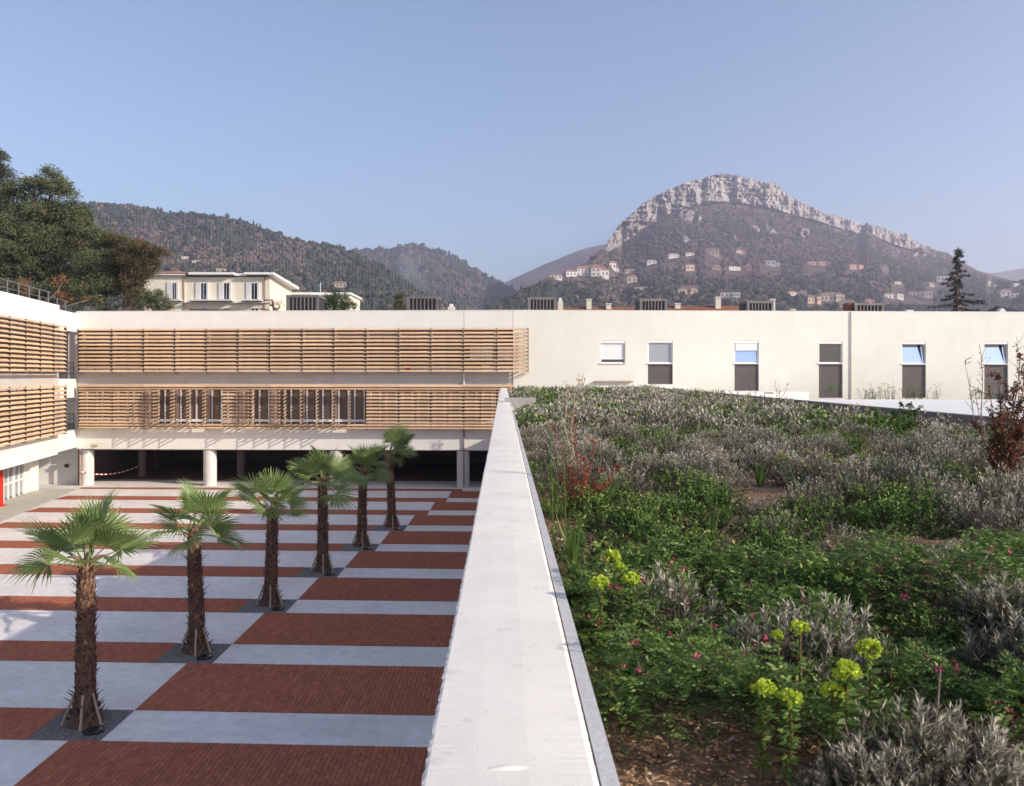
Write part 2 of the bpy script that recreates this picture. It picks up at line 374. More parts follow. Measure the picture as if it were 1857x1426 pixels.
for h in range(len(half) - 1):
    L_ = half[h + 1] - half[h]; key = round(L_, 2)
    if L_ < .3: continue
    ang = openl.get(h, 0)
    zs = [Z4 + .36 + (Z3 - .3 - Z4 - .36) * r / (NL - 1) for r in range(NL)]
    if key not in leafmesh:
        mb = MB()
        for xx in (0.03, L_ - .03): mb.box(xx - .012, xx + .012, .02, .045, zs[0] - .08, zs[-1] + .08)
        fr = mb.mesh('leaf_frame', METAL)
        leafmesh[key] = fr
    # frame part, slats share the louvre screen as parent; opened leaves turn about their left edge
    rot = (0, 0, -R(ang)) if ang else (0, 0, 0)
    side = half[h]
    link('leaf_frame', leafmesh[key], s2, (side, PJ, 0), rot)
    if ang:
        mb = MB(); Mx = Matrix.Rotation(R(50), 4, 'X')
        for z in zs: mb.box(.012, L_ - .012, -.065, .065, -.017, .017, M=Matrix.Translation((0, 0, z)) @ Mx)
        link('opened_leaf', mb.mesh('opened_leaf', WOOD), s2, (side, PJ, 0), rot)
    else:
        for z in zs: link('slat', slat_mesh(L_), s2, (side, PJ, z))
# little lamp and barrier tape
e = empty('wall_lamp', (0, 0, 0), 0, 'small yellowish floodlight on the white band near the left corner column', 'lamp')
P = at(174, 808, 49.7)
e.location = P
MB().box(-.28, .22, -.22, .1, -.03, .10).build('housing', mat('yellowed_plastic', (.55, .48, .3)), e); MB().box(-.2, .15, -.225, .0, -.06, -.032).build('lens', GLASS, e)
MB().box(-.04, .04, .1, .35, -.02, .05).build('arm', METAL, e)
mb = MB(); a = Vector(at(148, 857, 49.9)); b = Vector(at(252, 846, 54.5)); N_ = 26
for i in range(N_):
    t0, t1 = i / N_, (i + 1) / N_
    f = lambda t: a.lerp(b, t) + Vector((0, 0, -.42 * 4 * t * (1 - t) * .8))
    q0, q1 = f(t0), f(t1); mb.add([q0[:], q1[:], (q1 + Vector((0, .01, .07)))[:], (q0 + Vector((0, .01, .07)))[:]], [(0, 1, 2, 3)], i % 2)
tag(mb.build('barrier_tape', [STRIPE, RED]), 'sagging red and white barrier tape tied across the left opening', 'tape')

# roof lights on the roof behind
def rooflight(parent, x0, x1, y, z1, sl=.0, z0=10.3):
    w_ = x1 - x0
    o = MB().add([(x0, y, z0), (x1, y, z0), (x1, y + 1.6, z0), (x0, y + 1.6, z0), (x0 + sl, y, z1), (x1 - sl, y, z1), (x1 - sl, y + 1.6, z1), (x0 + sl, y + 1.6, z1)],
                 [(0, 3, 2, 1), (4, 5, 6, 7), (0, 1, 5, 4), (1, 2, 6, 5), (2, 3, 7, 6), (3, 0, 4, 7)]).build('roof_light', ZINCD, parent)
    MB().box(x0 + sl - .06, x1 - sl + .06, y - .08, y + 1.7, z1 - .16, z1).build('cap', ZINC, o)
    for k in range(8):
        x = x0 + sl + (w_ - 2 * sl) * (k + .5) / 8
        MB().box(x - .035, x + .035, y - .07, y + .0, z0, z1 - .162).build('fin', ZINC, o)
    MB().box(x0 + sl - .05, x0 + sl + .09, y - .1, y, z0, z1 - .162).build('edge_post', ZINC, o); MB().box(x1 - sl - .09, x1 - sl + .05, y - .1, y, z0, z1 - .162).build('edge_post', ZINC, o)
for px0, px1, py in ((521, 577, 536), (739, 794, 539)):
    rooflight(A, ax(px0, 4), ax(px1, 4), 4, at(0, py, 54)[2])
# ------------------------------------------------------------ window wing (frame B)
EB = A.matrix_basis
jx = OA[0] + LA * math.cos(thA); jy = OA[1] + LA * math.sin(thA); thB = math.atan(.045)
B = empty('window_wing_building', (jx, jy, 0), thB, 'long cream rendered wing with a row of tall shuttered windows behind the roof garden', 'building')
bx = lambda px, ly=0: frameline(px, (jx, jy), thB, ly)
LB = 44
wins = [(1089, 1134, 618, 659, 692, 'blind'), (1175, 1220, 617, 659, 697, 'grey'), (1332, 1376, 618, 659, 709, 'half'), (1485, 1528, 619, 659, 722, 'dark'), (1636, 1679, 620, 660, 722, 'tilt'), (1785, 1828, 620, 660, 747, 'tilt2')]
zB = lambda py, px: CH - (py - HY) * (jy + bx(px) * math.sin(thB)) / F
# wall pieces round the openings: pillars, lintel, under-sill
xs = [0] ; holes = []
for (a, b_, t, mid, bot, kd) in wins: holes.append((bx(a), bx(b_), zB(bot + (0 if kd != 'blind' else -31), a), zB(t, a)))
zc = 9.15
wallB = MB()
wallB.box(0.02, LB, 0.001, .3, max(h[3] for h in holes), ZT)
prev = 0.02; zt = max(h[3] for h in holes)
for (a, b_, z0, z1) in holes:
    wallB.box(prev, a, 0.001, .3, 0, zt); wallB.box(a, b_, .001, .3, 0, z0)
    if zt - z1 > .003: wallB.box(a, b_, .001, .3, z1, zt)
    prev = b_
wallB.box(prev, LB, .001, .3, 0, zt)
wallB.build('wall', WHITEB, B)
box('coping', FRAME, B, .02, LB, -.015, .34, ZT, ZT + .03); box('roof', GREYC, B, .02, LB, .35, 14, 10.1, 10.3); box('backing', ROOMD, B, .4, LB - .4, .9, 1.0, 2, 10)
box('side_wall', WHITEB, B, 0.02, .3, .31, 14, 0, 10.9)
for (a, b_, t, mid, bot, kd), (x0, x1, z0, z1) in zip(wins, holes):
    zm = zB(mid, a); zs_ = zm
    f = MB(); y0 = .10
    f.box(x0 + .002, x0 + .07, y0, y0 + .08, zs_, z1 - .002); f.box(x1 - .07, x1 - .002, y0, y0 + .08, zs_, z1 - .002)
    f.box(x0 + .07, x1 - .07, y0, y0 + .08, z1 - .08, z1 - .002); f.box(x0 + .07, x1 - .07, y0, y0 + .08, zs_, zs_ + .07)
    W = f.build('window', FRAME, B)
    box('shutter_box', FRAME, W, x0 + .005, x1 - .005, .02, y0 - .002, z1 - .16 - (.0), z1 - .003)
    box('sill', FRAME, W, x0 - .06, x1 + .02, -.07, y0 + .06, zs_ - .05, zs_ - .001)
    if kd == 'blind':
        n = 9
        for i in range(n): box('blind_slat', FRAME, W, x0 + .08, x1 - .08, .115, .13, zs_ + .24 + (z1 - .25 - zs_ - .16) * i / n, zs_ + .235 + (z1 - .25 - zs_ - .16) * (i + 1) / n)
        box('pane', GLASS, W, x0 + .07, x1 - .07, .15, .17, zs_ + .07, z1 - .08); continue
    if kd == 'half':
        for i in range(4): box('blind_slat', FRAME, W, x0 + .08, x1 - .08, .05, .065, z1 - .62 + i * .115, z1 - .51 + i * .115 - .005)
    if kd in ('grey', 'half', 'dark'):
        g = {'grey': GLASSG, 'half': GLASSM, 'dark': GLASS}[kd]
        MB().box(x0 + .07, x1 - .07, 0, .02, 0, z1 - .08 - zs_ - .07).build('pane', g, W, loc=(0, .14, zs_ + .07), rot=(-R(6) if kd == 'half' else 0, 0, 0))
    else:
        hgt = z1 - .2 - zs_ - .07
        pm = MB().box(x0 + .09, x1 - .09, 0, .02, 0, hgt).build('pane', GLASSM, W, loc=(0, .13, zs_ + .07), rot=(-R(7), 0, 0))
        MB().box(x0 + .09, x1 - .07, .25, .27, 0, hgt).build('inner_pane', GLASS, W, loc=(0, .0, zs_ + .07))
        MB().add([(x1 - .09, .04, zs_ + .07), (x1 - .30, .04, z1 - .2), (x1 - .09, .04, z1 - .2), (x1 - .09, .02, zs_ + .07), (x1 - .30, .02, z1 - .2), (x1 - .09, .02, z1 - .2)],
                 [(0, 1, 2), (3, 5, 4)]).add([(x1 - .09, .04, zs_ + .07), (x1 - .30, .04, z1 - .2), (x1 - .30, .02, z1 - .2), (x1 - .09, .02, zs_ + .07)], [(0, 1, 2, 3)]).build('tilted_sash_edge', PANEL, W)
    zp = zB(722, a) if kd == 'tilt2' else z0
    box('lower_panel', PANEL, W, x0 + .05, x1 - .003, .12, .14, zp, zs_ - .051)
    if kd == 'tilt2': box('low_pane', GLASSM, W, x0 + .05, x1 - .05, .13, .15, z0, zp - .04)
MB().tube([(bx(1543, -.05), -.05, 5), (bx(1543, -.05), -.05, ZT - .02)], 0.03, 8).build('downpipe', PIPE, B, True)
box('sill_ledge', WOODD, B, bx(1078), bx(1146), -.35, -.02, zB(694, 1110), zB(691, 1110))
for px0, px1, py in ((955, 1010, 541), (1158, 1211, 543), (1352, 1404, 546), (1547, 1604, 549)):
    rooflight(B, bx(px0, 4), bx(px1, 4), 4, at(0, py, 54)[2], .12)
box('roof_box', TILEB, B, bx(1541, 4), bx(1551, 4), 4.2, 5, 10.3, at(0, 548, 54)[2])
# ------------------------------------------------------------ left wing (frame L)
thL = math.atan2(.9788, -.2046)
Lw = empty('side_wing_building', CORN[:], thL, 'white side wing with timber slat screens at the left edge of the courtyard', 'building')
LL = -24
box('parapet_wall', WHITE, Lw, LL, -3.1, 0, .3, Z1, 11.1); box('parapet_wall', WHITE, Lw, -3.1, -.01, .001, .3, Z1 - .15, 10.85)
box('spandrel_wall', SPAN, Lw, LL, -3.1, .05, .3, Z3 - .1, Z2 + .05); box('recess_side_wall', ROOM, Lw, -3.2, -3.11, .301, 1.5, 3.4, 10); box('corner_wall', WHITE, Lw, -3.1, -.01, .0, .3, 5.6, 6.75)
box('beam_band', WHITE, Lw, LL, -3.4, -.0, .3, Z6, Z4 - .15); box('beam_band', WHITE, Lw, -3.4, -.01, 0.001, .3, Z6 + .12, Z4 - .15)
box('glazing', GLASSB, Lw, LL, -3.15, .26, .29, Z2 + .05, Z1); box('glazing', GLASSB, Lw, LL, -3.15, .26, .29, Z4 - .15, Z3 - .1)
box('roof', GREYC, Lw, LL, 0, .35, 12, 10.1, 10.3); box('floor_slab', ROOM, Lw, LL, 0, .31, 12, Z6 + .12, Z6 + .3)
box('corner_room_wall', mat('brown_wall', (.22, .12, .09), rough=.8), Lw, -3.1, 0, 1.4, 1.5, 3.4, 10)
for z in (6.76, Z4 - .2): box('balcony_floor', SPAN, Lw, -3.1, -.02, .31, 1.39, z - .1, z)
MB().tube([(-.35, .35, 6.7), (-.35, .35, 9.7)], .07, 8).build('post', GALV, Lw); 
for (zb_) in (6.76, 3.6):
    r_ = MB()
    for z in (1.0, .66, .33): r_.tube([(-3.05, .15, zb_ + z), (-.05, .15, zb_ + z)], .02, 6)
    for x in (-3.0, -2.3, -1.5, -.75, -.06): r_.tube([(x, .15, zb_), (x, .15, zb_ + 1)], .02, 6)
    r_.build('railing', METAL, Lw)
xl = [-3.85 - 2.0 * i for i in range(12)][::-1]
screen(Lw, 'louvre_screen', xl, Z2, Z1, 12); screen(Lw, 'louvre_screen', xl, Z4 - .1, Z3 + .08, 12)
# roof railing
rl = MB()
for i in range(10): x = -.5 - i * 1.45; zt_ = 10.85 if x > -3.1 else 11.1; rl.tube([(x, .5, 10.2), (x, .5, zt_ + .75 )], .04, 6)
rl.tube([(-20, .5, 11.85), (-3.1, .5, 11.85)], .03, 6); rl.tube([(-20, .5, 11.45), (-3.1, .5, 11.45)], .02, 6); rl.tube([(-3.1, .5, 11.6), (-.1, .5, 11.6)], .025, 6); rl.tube([(-3.1, .5, 11.2), (-.1, .5, 11.2)], .02, 6)
rl.build('roof_railing', mat('grey_railing', (.14, .14, .145), rough=.6), Lw)
# ground floor of the left wing (set back)
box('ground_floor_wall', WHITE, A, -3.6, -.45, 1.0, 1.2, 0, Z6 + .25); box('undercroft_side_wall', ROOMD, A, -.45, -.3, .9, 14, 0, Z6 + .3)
box('ground_floor_wall', WHITE, Lw, -2.65, -1.4, 2.0, 2.15, 0, Z6 + .1); box('pier', WHITE, Lw, -1.4, -1.25, 1.75, 2.4, 0, Z6 + .1)
box('shop_glazing', GLASSG, Lw, LL, -2.65, 2.07, 2.09, .1, Z6 + .1)
for i in range(14): box('mullion', FRAME, Lw, -2.85 - i * 1.5, -2.66 - i * 1.5, 1.97, 2.065, 0, Z6 + .1)
for i in range(14): box('door_stile', FRAME, Lw, -3.5 - i * 1.5, -3.42 - i * 1.5, 2.0, 2.065, 0, Z6 + .1)
box('transom', FRAME, Lw, LL, -2.86, 1.99, 2.06, .85, .97)
P = at(-1, 918, 42.6)
e = empty('red_column', (P[0], P[1], 0), 0, 'bright red steel column standing at the left edge in front of the glazing', 'column')
MB().box(-.13, .13, -.13, .13, .06, Z6).build('shaft', RED, e); MB().box(-.25, .25, -.25, .25, .0, .058).build('base_plate', RED, e)
P = at(121, 845, 51.2)
tag(MB().box(-.12, .12, -.05, .05, -.1, .1).build('wall_socket', METAL, loc=P), 'tiny dark box fixed on the shaded white ground floor wall', 'box')

# ------------------------------------------------------------ roof-garden building
RT = 6.25; SO = 6.0
thR = .011
G = empty('garden_roof_building', (0, 0, 0), thR, 'white block below the planted roof with its long parapet running away', 'building')
box('body', WHITE, G, -.145, 8.6, -6, 45.8, 0, SO - .12); box('annex', WHITE, G, -.145, 8.6, 45.81, 49.1, 0, 3.5)
# parapet in sections with rough edges
def parapet(y0, y1, name='parapet_section'):
    n = max(8, int((y1 - y0) / (.011 if y0 < 6 else .05))); ys = np.linspace(y0, y1, n)
    prof = [(-.150, SO - .4), (-.150, RT - .006), (-.148, RT - .002), (-.143, RT), (-.05, RT + .003), (.05, RT + .004), (.165, RT + .001), (.174, RT - .002), (.178, RT - .008), (.178, SO - .3)]
    V = []
    for i, y in enumerate(ys):
        for j, (x, z) in enumerate(prof):
            e = (.0018 if j < 5 else .0004) * RNG.normal() if j in (1, 2, 7, 8) else 0
            e2 = .003 * (RNG.random() - .5) if j in (2, 3, 6, 7) else 0
            V.append((x + e, y, z + e2 * .3 ))
    p = len(prof); Fq = [(i * p + j, (i + 1) * p + j, (i + 1) * p + j + 1, i * p + j + 1) for i in range(n - 1) for j in range(p - 1)]
    mb = MB().add(V, Fq); mb.add(V[:p], [tuple(range(p))]); mb.add(V[-p:], [tuple(range(p))[::-1]])
    o = mb.build(name, COPING, G, False); return o
ys_ = [-1.0, 3.80, 6.45, 10.2, 25.8, 45.8]
for a, b_ in zip(ys_[:-1], ys_[1:]): parapet(a + .004, b_ - .004)
box('joint_filler', GREYC, G, -.14, .17, -1, 45.7, SO - .4, RT - .012)
mb = MB(); n = 60
box('flashing', mat('grey_flashing', (.50, .48, .45), (.58, .56, .53), 12, .8, .15, 60), G, .181, .215, -1, 45.5, SO - .1, RT - .004)
tag(MB().box(.2, 8.0, -2, 45.3, SO - .11, SO - .02).build('garden_bed', SOIL), kind='structure')
# crumb of render and dents on the parapet
for (px, py, s) in ((905, 1398, .035), (985, 1395, .03)):
    P = at(px, py, (CH - RT) * F / (py - HY))
e = MB(); P = at(915, 1397, .75 * F / 717)
V = []; 
for i in range(14):
    t = i / 13; 
    for j in range(6):
        a = math.pi * j / 5; V.append((P[0] - .035 + .09 * t, P[1] + math.cos(a) * .009 * math.sin(math.pi * min(1, t + .1)), RT + .002 + math.sin(a) * .007 * math.sin(math.pi * (t * .9 + .05)) + .0))
tag(MB().add(V, [(i * 6 + j, (i + 1) * 6 + j, (i + 1) * 6 + j + 1, i * 6 + j + 1) for i in range(13) for j in range(5)]).build('mortar_lump', COPING, smooth=True), 'small lump of dried mortar on the near end of the white parapet', 'mortar lump')
for i in range(26):
    y = random.uniform(1.5, 9); x = random.uniform(-.12, .15) - .011 * y
    s = random.uniform(.001, .0032)
    o = MB(); o.add(np.array([(1, 0, 0), (0, 1, 0), (-1, 0, 0), (0, -1, 0), (0, 0, .6)]) * s * RNG.uniform(.5, 1.3, (5, 3)) + (x, y, RT + .003), [(0, 1, 4), (1, 2, 4), (2, 3, 4), (3, 0, 4)])
    if i == 0: grit = MB()
    grit.add(o.v[0], o.f[0][0])
tag(grit.build('grit', METAL), kind='stuff')
# edging, terrace
ed = empty('timber_edging', (8.0, 8, 0), 0, 'weathered brown plank edging along the far right side of the planted bed', 'edging')
for i, (dx, z0, z1) in enumerate(((.0, 6.255, 6.295), (.012, 6.21, 6.25), (.0, 6.165, 6.205), (.014, 6.12, 6.16))):
    for j in range(9): MB().box(dx, .14 + dx, j * 4.4, j * 4.4 + 4.39, z0, z1).build('plank', WOODD, ed)
MB().box(.145, .2, 0, 39.6, 5.4, 6.29).build('metal_strip', GREYC, ed)
tag(MB().box(8.3, 40, -2, 47.5, 5.2, 5.53).build('terrace_floor', mat('white_roof_membrane', (.76, .75, .71), (.80, .79, .75), 1, .7)), kind='structure')
tag(MB().box(4.5, 17.6, 47.4, 49.2, 5.2, 5.98).build('terrace_step', WHITE), kind='structure'); tag(MB().box(4.5, 10.2, 46.5, 47.39, 5.2, 6.36).build('terrace_step', WHITE), kind='structure')
P = at(930, 722, 22)
tag(MB().box(-.2, .66, 0, .5, 5.9, 6.36).build('concrete_kerb_block', GREYC, loc=(.0, 22, 0)), 'short grey concrete block poking out beside the parapet near its far end', 'concrete block')
P = at(1395, 720, 34)
tag(MB().tube([(8.05, 25.5, 6.3), (8.05, 25.5, 6.42), (8.3, 25.4, 6.42)], .02, 6).build('bent_pipe', METAL), 'thin bent metal pipe sticking up from the plank edging', 'pipe')
# ------------------------------------------------------------ hills
ico_v = []; 
def icosphere(sub):
    import bmesh
    bm = bmesh.new(); bmesh.ops.create_icosphere(bm, subdivisions=sub, radius=1)
    v = np.array([x.co[:] for x in bm.verts], np.float32); f = np.array([[q.index for q in x.verts] for x in bm.faces], np.int32); bm.free(); return v, f
IV1, IF1 = icosphere(1); IV2, IF2 = icosphere(2)
def hillmat(name, a, b, c, rk1=None, rk2=None, sc=.02):
    m = bpy.data.materials.new(name); m.use_nodes = True; t = m.node_tree; N = t.nodes; L = t.links; bs = N['Principled BSDF']; bs.inputs['Roughness'].default_value = .95; bs.inputs['Specular IOR Level'].default_value = .1
    tc = N.new('ShaderNodeTexCoord')
    n1 = N.new('ShaderNodeTexNoise'); n1.inputs['Scale'].default_value = sc; n1.inputs['Detail'].default_value = 9; n1.inputs['Roughness'].default_value = .7; L.new(tc.outputs['Object'], n1.inputs[0])
    r = N.new('ShaderNodeValToRGB'); e = r.color_ramp.elements; e[0].position = .38; e[0].color = (*a, 1); e[1].position = .62; e[1].color = (*c, 1); q = e.new(.5); q.color = (*b, 1); L.new(n1.outputs[0], r.inputs[0]); col = r.outputs[0]
    if rk1:
        mp = N.new('ShaderNodeMapping'); mp.inputs['Scale'].default_value = (1, 1, .35); L.new(tc.outputs['Object'], mp.inputs[0])
        n2 = N.new('ShaderNodeTexNoise'); n2.inputs['Scale'].default_value = .035; n2.inputs['Detail'].default_value = 10; n2.inputs['Roughness'].default_value = .72; L.new(mp.outputs[0], n2.inputs[0])
        r2 = N.new('ShaderNodeValToRGB'); e = r2.color_ramp.elements; e[0].position = .36; e[0].color = (*rk1, 1); e[1].position = .56; e[1].color = (*rk2, 1); L.new(n2.outputs[0], r2.inputs[0])
        at_ = N.new('ShaderNodeAttribute'); at_.attribute_name = 'tint'
        ad = N.new('ShaderNodeMath'); ad.operation = 'ADD'; L.new(at_.outputs['Fac'], ad.inputs[0]); L.new(n1.outputs[0], ad.inputs[1])
        mr = N.new('ShaderNodeMapRange'); mr.inputs[1].default_value = .93; mr.inputs[2].default_value = 1.07; L.new(ad.outputs[0], mr.inputs[0])
        mx = N.new('ShaderNodeMix'); mx.data_type = 'RGBA'; L.new(mr.outputs[0], mx.inputs[0]); L.new(col, mx.inputs[6]); L.new(r2.outputs[0], mx.inputs[7]); col = mx.outputs[2]
        bp = N.new('ShaderNodeBump'); bp.inputs['Distance'].default_value = 10; bp.inputs['Strength'].default_value = .8; L.new(n2.outputs[0], bp.inputs['Height']); L.new(bp.outputs[0], bs.inputs['Normal'])
    L.new(col, bs.inputs['Base Color']); return m
HM = hillmat('mountain_scrub', (.05, .055, .045), (.13, .09, .08), (.19, .13, .115), (.14, .12, .11), (.42, .37, .33), .016)
HL = hillmat('wooded_hill', (.05, .055, .045), (.10, .075, .065), (.16, .11, .10), sc=.02)
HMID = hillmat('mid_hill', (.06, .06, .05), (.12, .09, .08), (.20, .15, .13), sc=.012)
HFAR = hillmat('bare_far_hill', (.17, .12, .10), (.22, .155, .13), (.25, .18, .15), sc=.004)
def hill(name, ridge, D0, dr, material, rows=120, step=5, cliff=None, amp=10, seed=3, ybase=606, x0=None, x1=None, lift=0):
    rx = [p[0] for p in ridge]; ry = [p[1] for p in ridge]
    X = np.arange(x0 if x0 is not None else rx[0], (x1 if x1 is not None else rx[-1]) + 1, step, dtype=float)
    yr = np.interp(X, rx, ry); Dr = np.interp(X, [d[0] for d in dr], [d[1] for d in dr])
    t = np.linspace(0, 1, rows); T, XX = np.meshgrid(t, X, indexing='ij')
    if cliff: yc = np.interp(X, [c[0] for c in cliff], [c[1] for c in cliff]); 
    else: yc = yr + (ybase - yr) * .12
    ta, tb = (.62, .93) if cliff else (.86, .95)
    Y = np.zeros_like(T); D = np.zeros_like(T)
    for j in range(len(X)):
        Y[:, j] = np.interp(t, [0, ta, tb, 1], [ybase, yc[j], yr[j], yr[j] + 40])
        Dc = D0 + (Dr[j] - D0) * (.90 if cliff else .84)
        D[:, j] = np.interp(t, [0, ta, tb, 1], [D0, Dc, Dr[j], Dr[j] * 1.35])
    W = (XX - CX) * D / F; Z = CH - (Y - HY) * D / F
    env = np.clip((1 - np.abs(T - .5) * 2) * 3, 0, 1) * .8 + .1
    nz = fbm(W / 160 + 50, D / 160 + 50, 5, seed) * amp * env
    Z = Z + nz * np.where(T > tb - .02, .25, 1)
    Z = Z + fbm(W / 22 + 9, D / 40 + 9, 3, seed + 9) * amp * .18
    rock = np.zeros_like(T)
    if cliff:
        inz = np.clip(np.minimum((T - ta) / .03, (tb + .02 - T) / .02), 0, 1) * np.clip((yc - yr - 6) / 14, 0, 1)[None, :]
        ridg = 1 - np.abs(fbm(XX / 26 + 7, Y / 60 + 3, 5, 41, .62)) * 2.2
        ridg2 = 1 - np.abs(fbm(XX / 7 + 7, Y / 13 + 3, 3, 77, .6)) * 2
        D2 = D - inz * (ridg * 42 + ridg2 * 24 + fbm(XX / 40, Y / 5 + 9, 3, 17) * 30); Z = CH + (Z - CH) * D2 / D; D = D2; W = (XX - CX) / F * D
        band = fbm(W / 70 + 70, Z / 40 + 70, 4, 91)
        rock = inz * np.clip(.95 + fbm(XX / 22 + 70, Y / 7 + 70, 5, 91) * 1.1, 0, 1)
        # rock outcrops lower on the slope
        for (ox, oy, orx, ory) in ((1375, 425, 60, 20), (1250, 395, 30, 14), (1235, 440, 16, 10), (1660, 455, 40, 12), (1460, 425, 22, 9)):
            g = np.exp(-((XX - ox) / orx) ** 2 - ((Y - oy) / ory) ** 2); nn = fbm(XX / 9 + 5, Y / 14 + 5, 4, 33)
            k = g * np.clip(nn * 5 - .1, 0, 1); rock = np.maximum(rock, k * .95); D = D - k * 25
    V = np.stack([W, D, Z], -1); V[0, :, 2] = -3; 
    r, c = T.shape; idx = np.arange(r * c).reshape(r, c)
    fq = np.stack([idx[:-1, :-1], idx[:-1, 1:], idx[1:, 1:], idx[1:, :-1]], -1).reshape(-1, 4)
    mb = MB(); mb.add(V.reshape(-1, 3), fq, 0, rock.reshape(-1).astype(np.float32))
    o = mb.build(name, material, smooth=not cliff); tag(o, kind='structure')
    return o, V, T, Y, XX, rock
ridgeM = [(780, 600), (840, 575), (880, 556), (905, 546), (935, 530), (980, 510), (1010, 499), (1040, 489), (1060, 477), (1095, 455), (1103, 437), (1110, 425), (1125, 405), (1150, 385), (1165, 370), (1190, 355), (1215, 343), (1240, 333), (1262, 327), (1280, 322), (1300, 316), (1320, 315), (1335, 317), (1350, 322), (1365, 322), (1380, 330), (1398, 331), (1410, 335), (1425, 350), (1450, 365), (1480, 378), (1500, 388), (1545, 400), (1562, 410), (1575, 409), (1600, 411), (1615, 420), (1630, 425), (1645, 424), (1665, 440), (1690, 452), (1720, 460), (1745, 475), (1775, 492), (1800, 500), (1857, 514), (2000, 520), (2500, 500)]
cliffM = [(780, 605), (905, 556), (1060, 484), (1095, 462), (1103, 455), (1130, 444), (1165, 425), (1200, 402), (1235, 385), (1260, 374), (1320, 367), (1380, 375), (1440, 393), (1500, 407), (1560, 424), (1572, 416), (1590, 430), (1620, 443), (1660, 456), (1700, 468), (1745, 480), (1800, 506), (2500, 508)]
mt, mV, mT, mY, mX, mRock = hill('mountain', ridgeM, 620, [(780, 800), (880, 900), (1000, 1020), (1090, 1350), (1130, 1800), (1320, 2200), (1700, 2300), (1850, 1700), (2500, 1700)], HM, 330, 2.5, cliffM, 14, 5, x0=790, x1=2300)
lh, lV, lT, lY, lX, _ = hill('wooded_hill', [(-900, 380), (-400, 385), (0, 368), (170, 370), (240, 374), (300, 386), (360, 389), (440, 401), (500, 421), (530, 433), (600, 446), (640, 458), (680, 478), (720, 502), (760, 532), (800, 556), (850, 590), (880, 606)], 420, [(-900, 1200), (300, 1250), (640, 1100), (880, 700)], HL, 120, 6, None, 16, 15, x0=-800, x1=880)
hm, hV, hT, hY, hX, _ = hill('middle_hill', [(400, 480), (560, 466), (640, 456), (700, 452), (730, 448), (760, 447), (800, 456), (830, 470), (850, 481), (875, 497), (900, 513), (925, 527), (960, 547), (1000, 575), (1040, 600)], 1300, [(400, 2500), (1040, 2300)], HMID, 90, 6, None, 22, 25)
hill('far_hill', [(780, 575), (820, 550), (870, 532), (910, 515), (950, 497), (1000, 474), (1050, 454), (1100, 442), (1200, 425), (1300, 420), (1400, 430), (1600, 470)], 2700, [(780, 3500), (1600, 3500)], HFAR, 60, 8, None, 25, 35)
hill('far_ridge', [(1500, 520), (1700, 482), (1760, 492), (1800, 494), (1830, 490), (1857, 484), (1900, 478), (2000, 474), (2400, 470)], 3600, [(1500, 4600), (2400, 4600)], HMID, 50, 8, None, 25, 45)

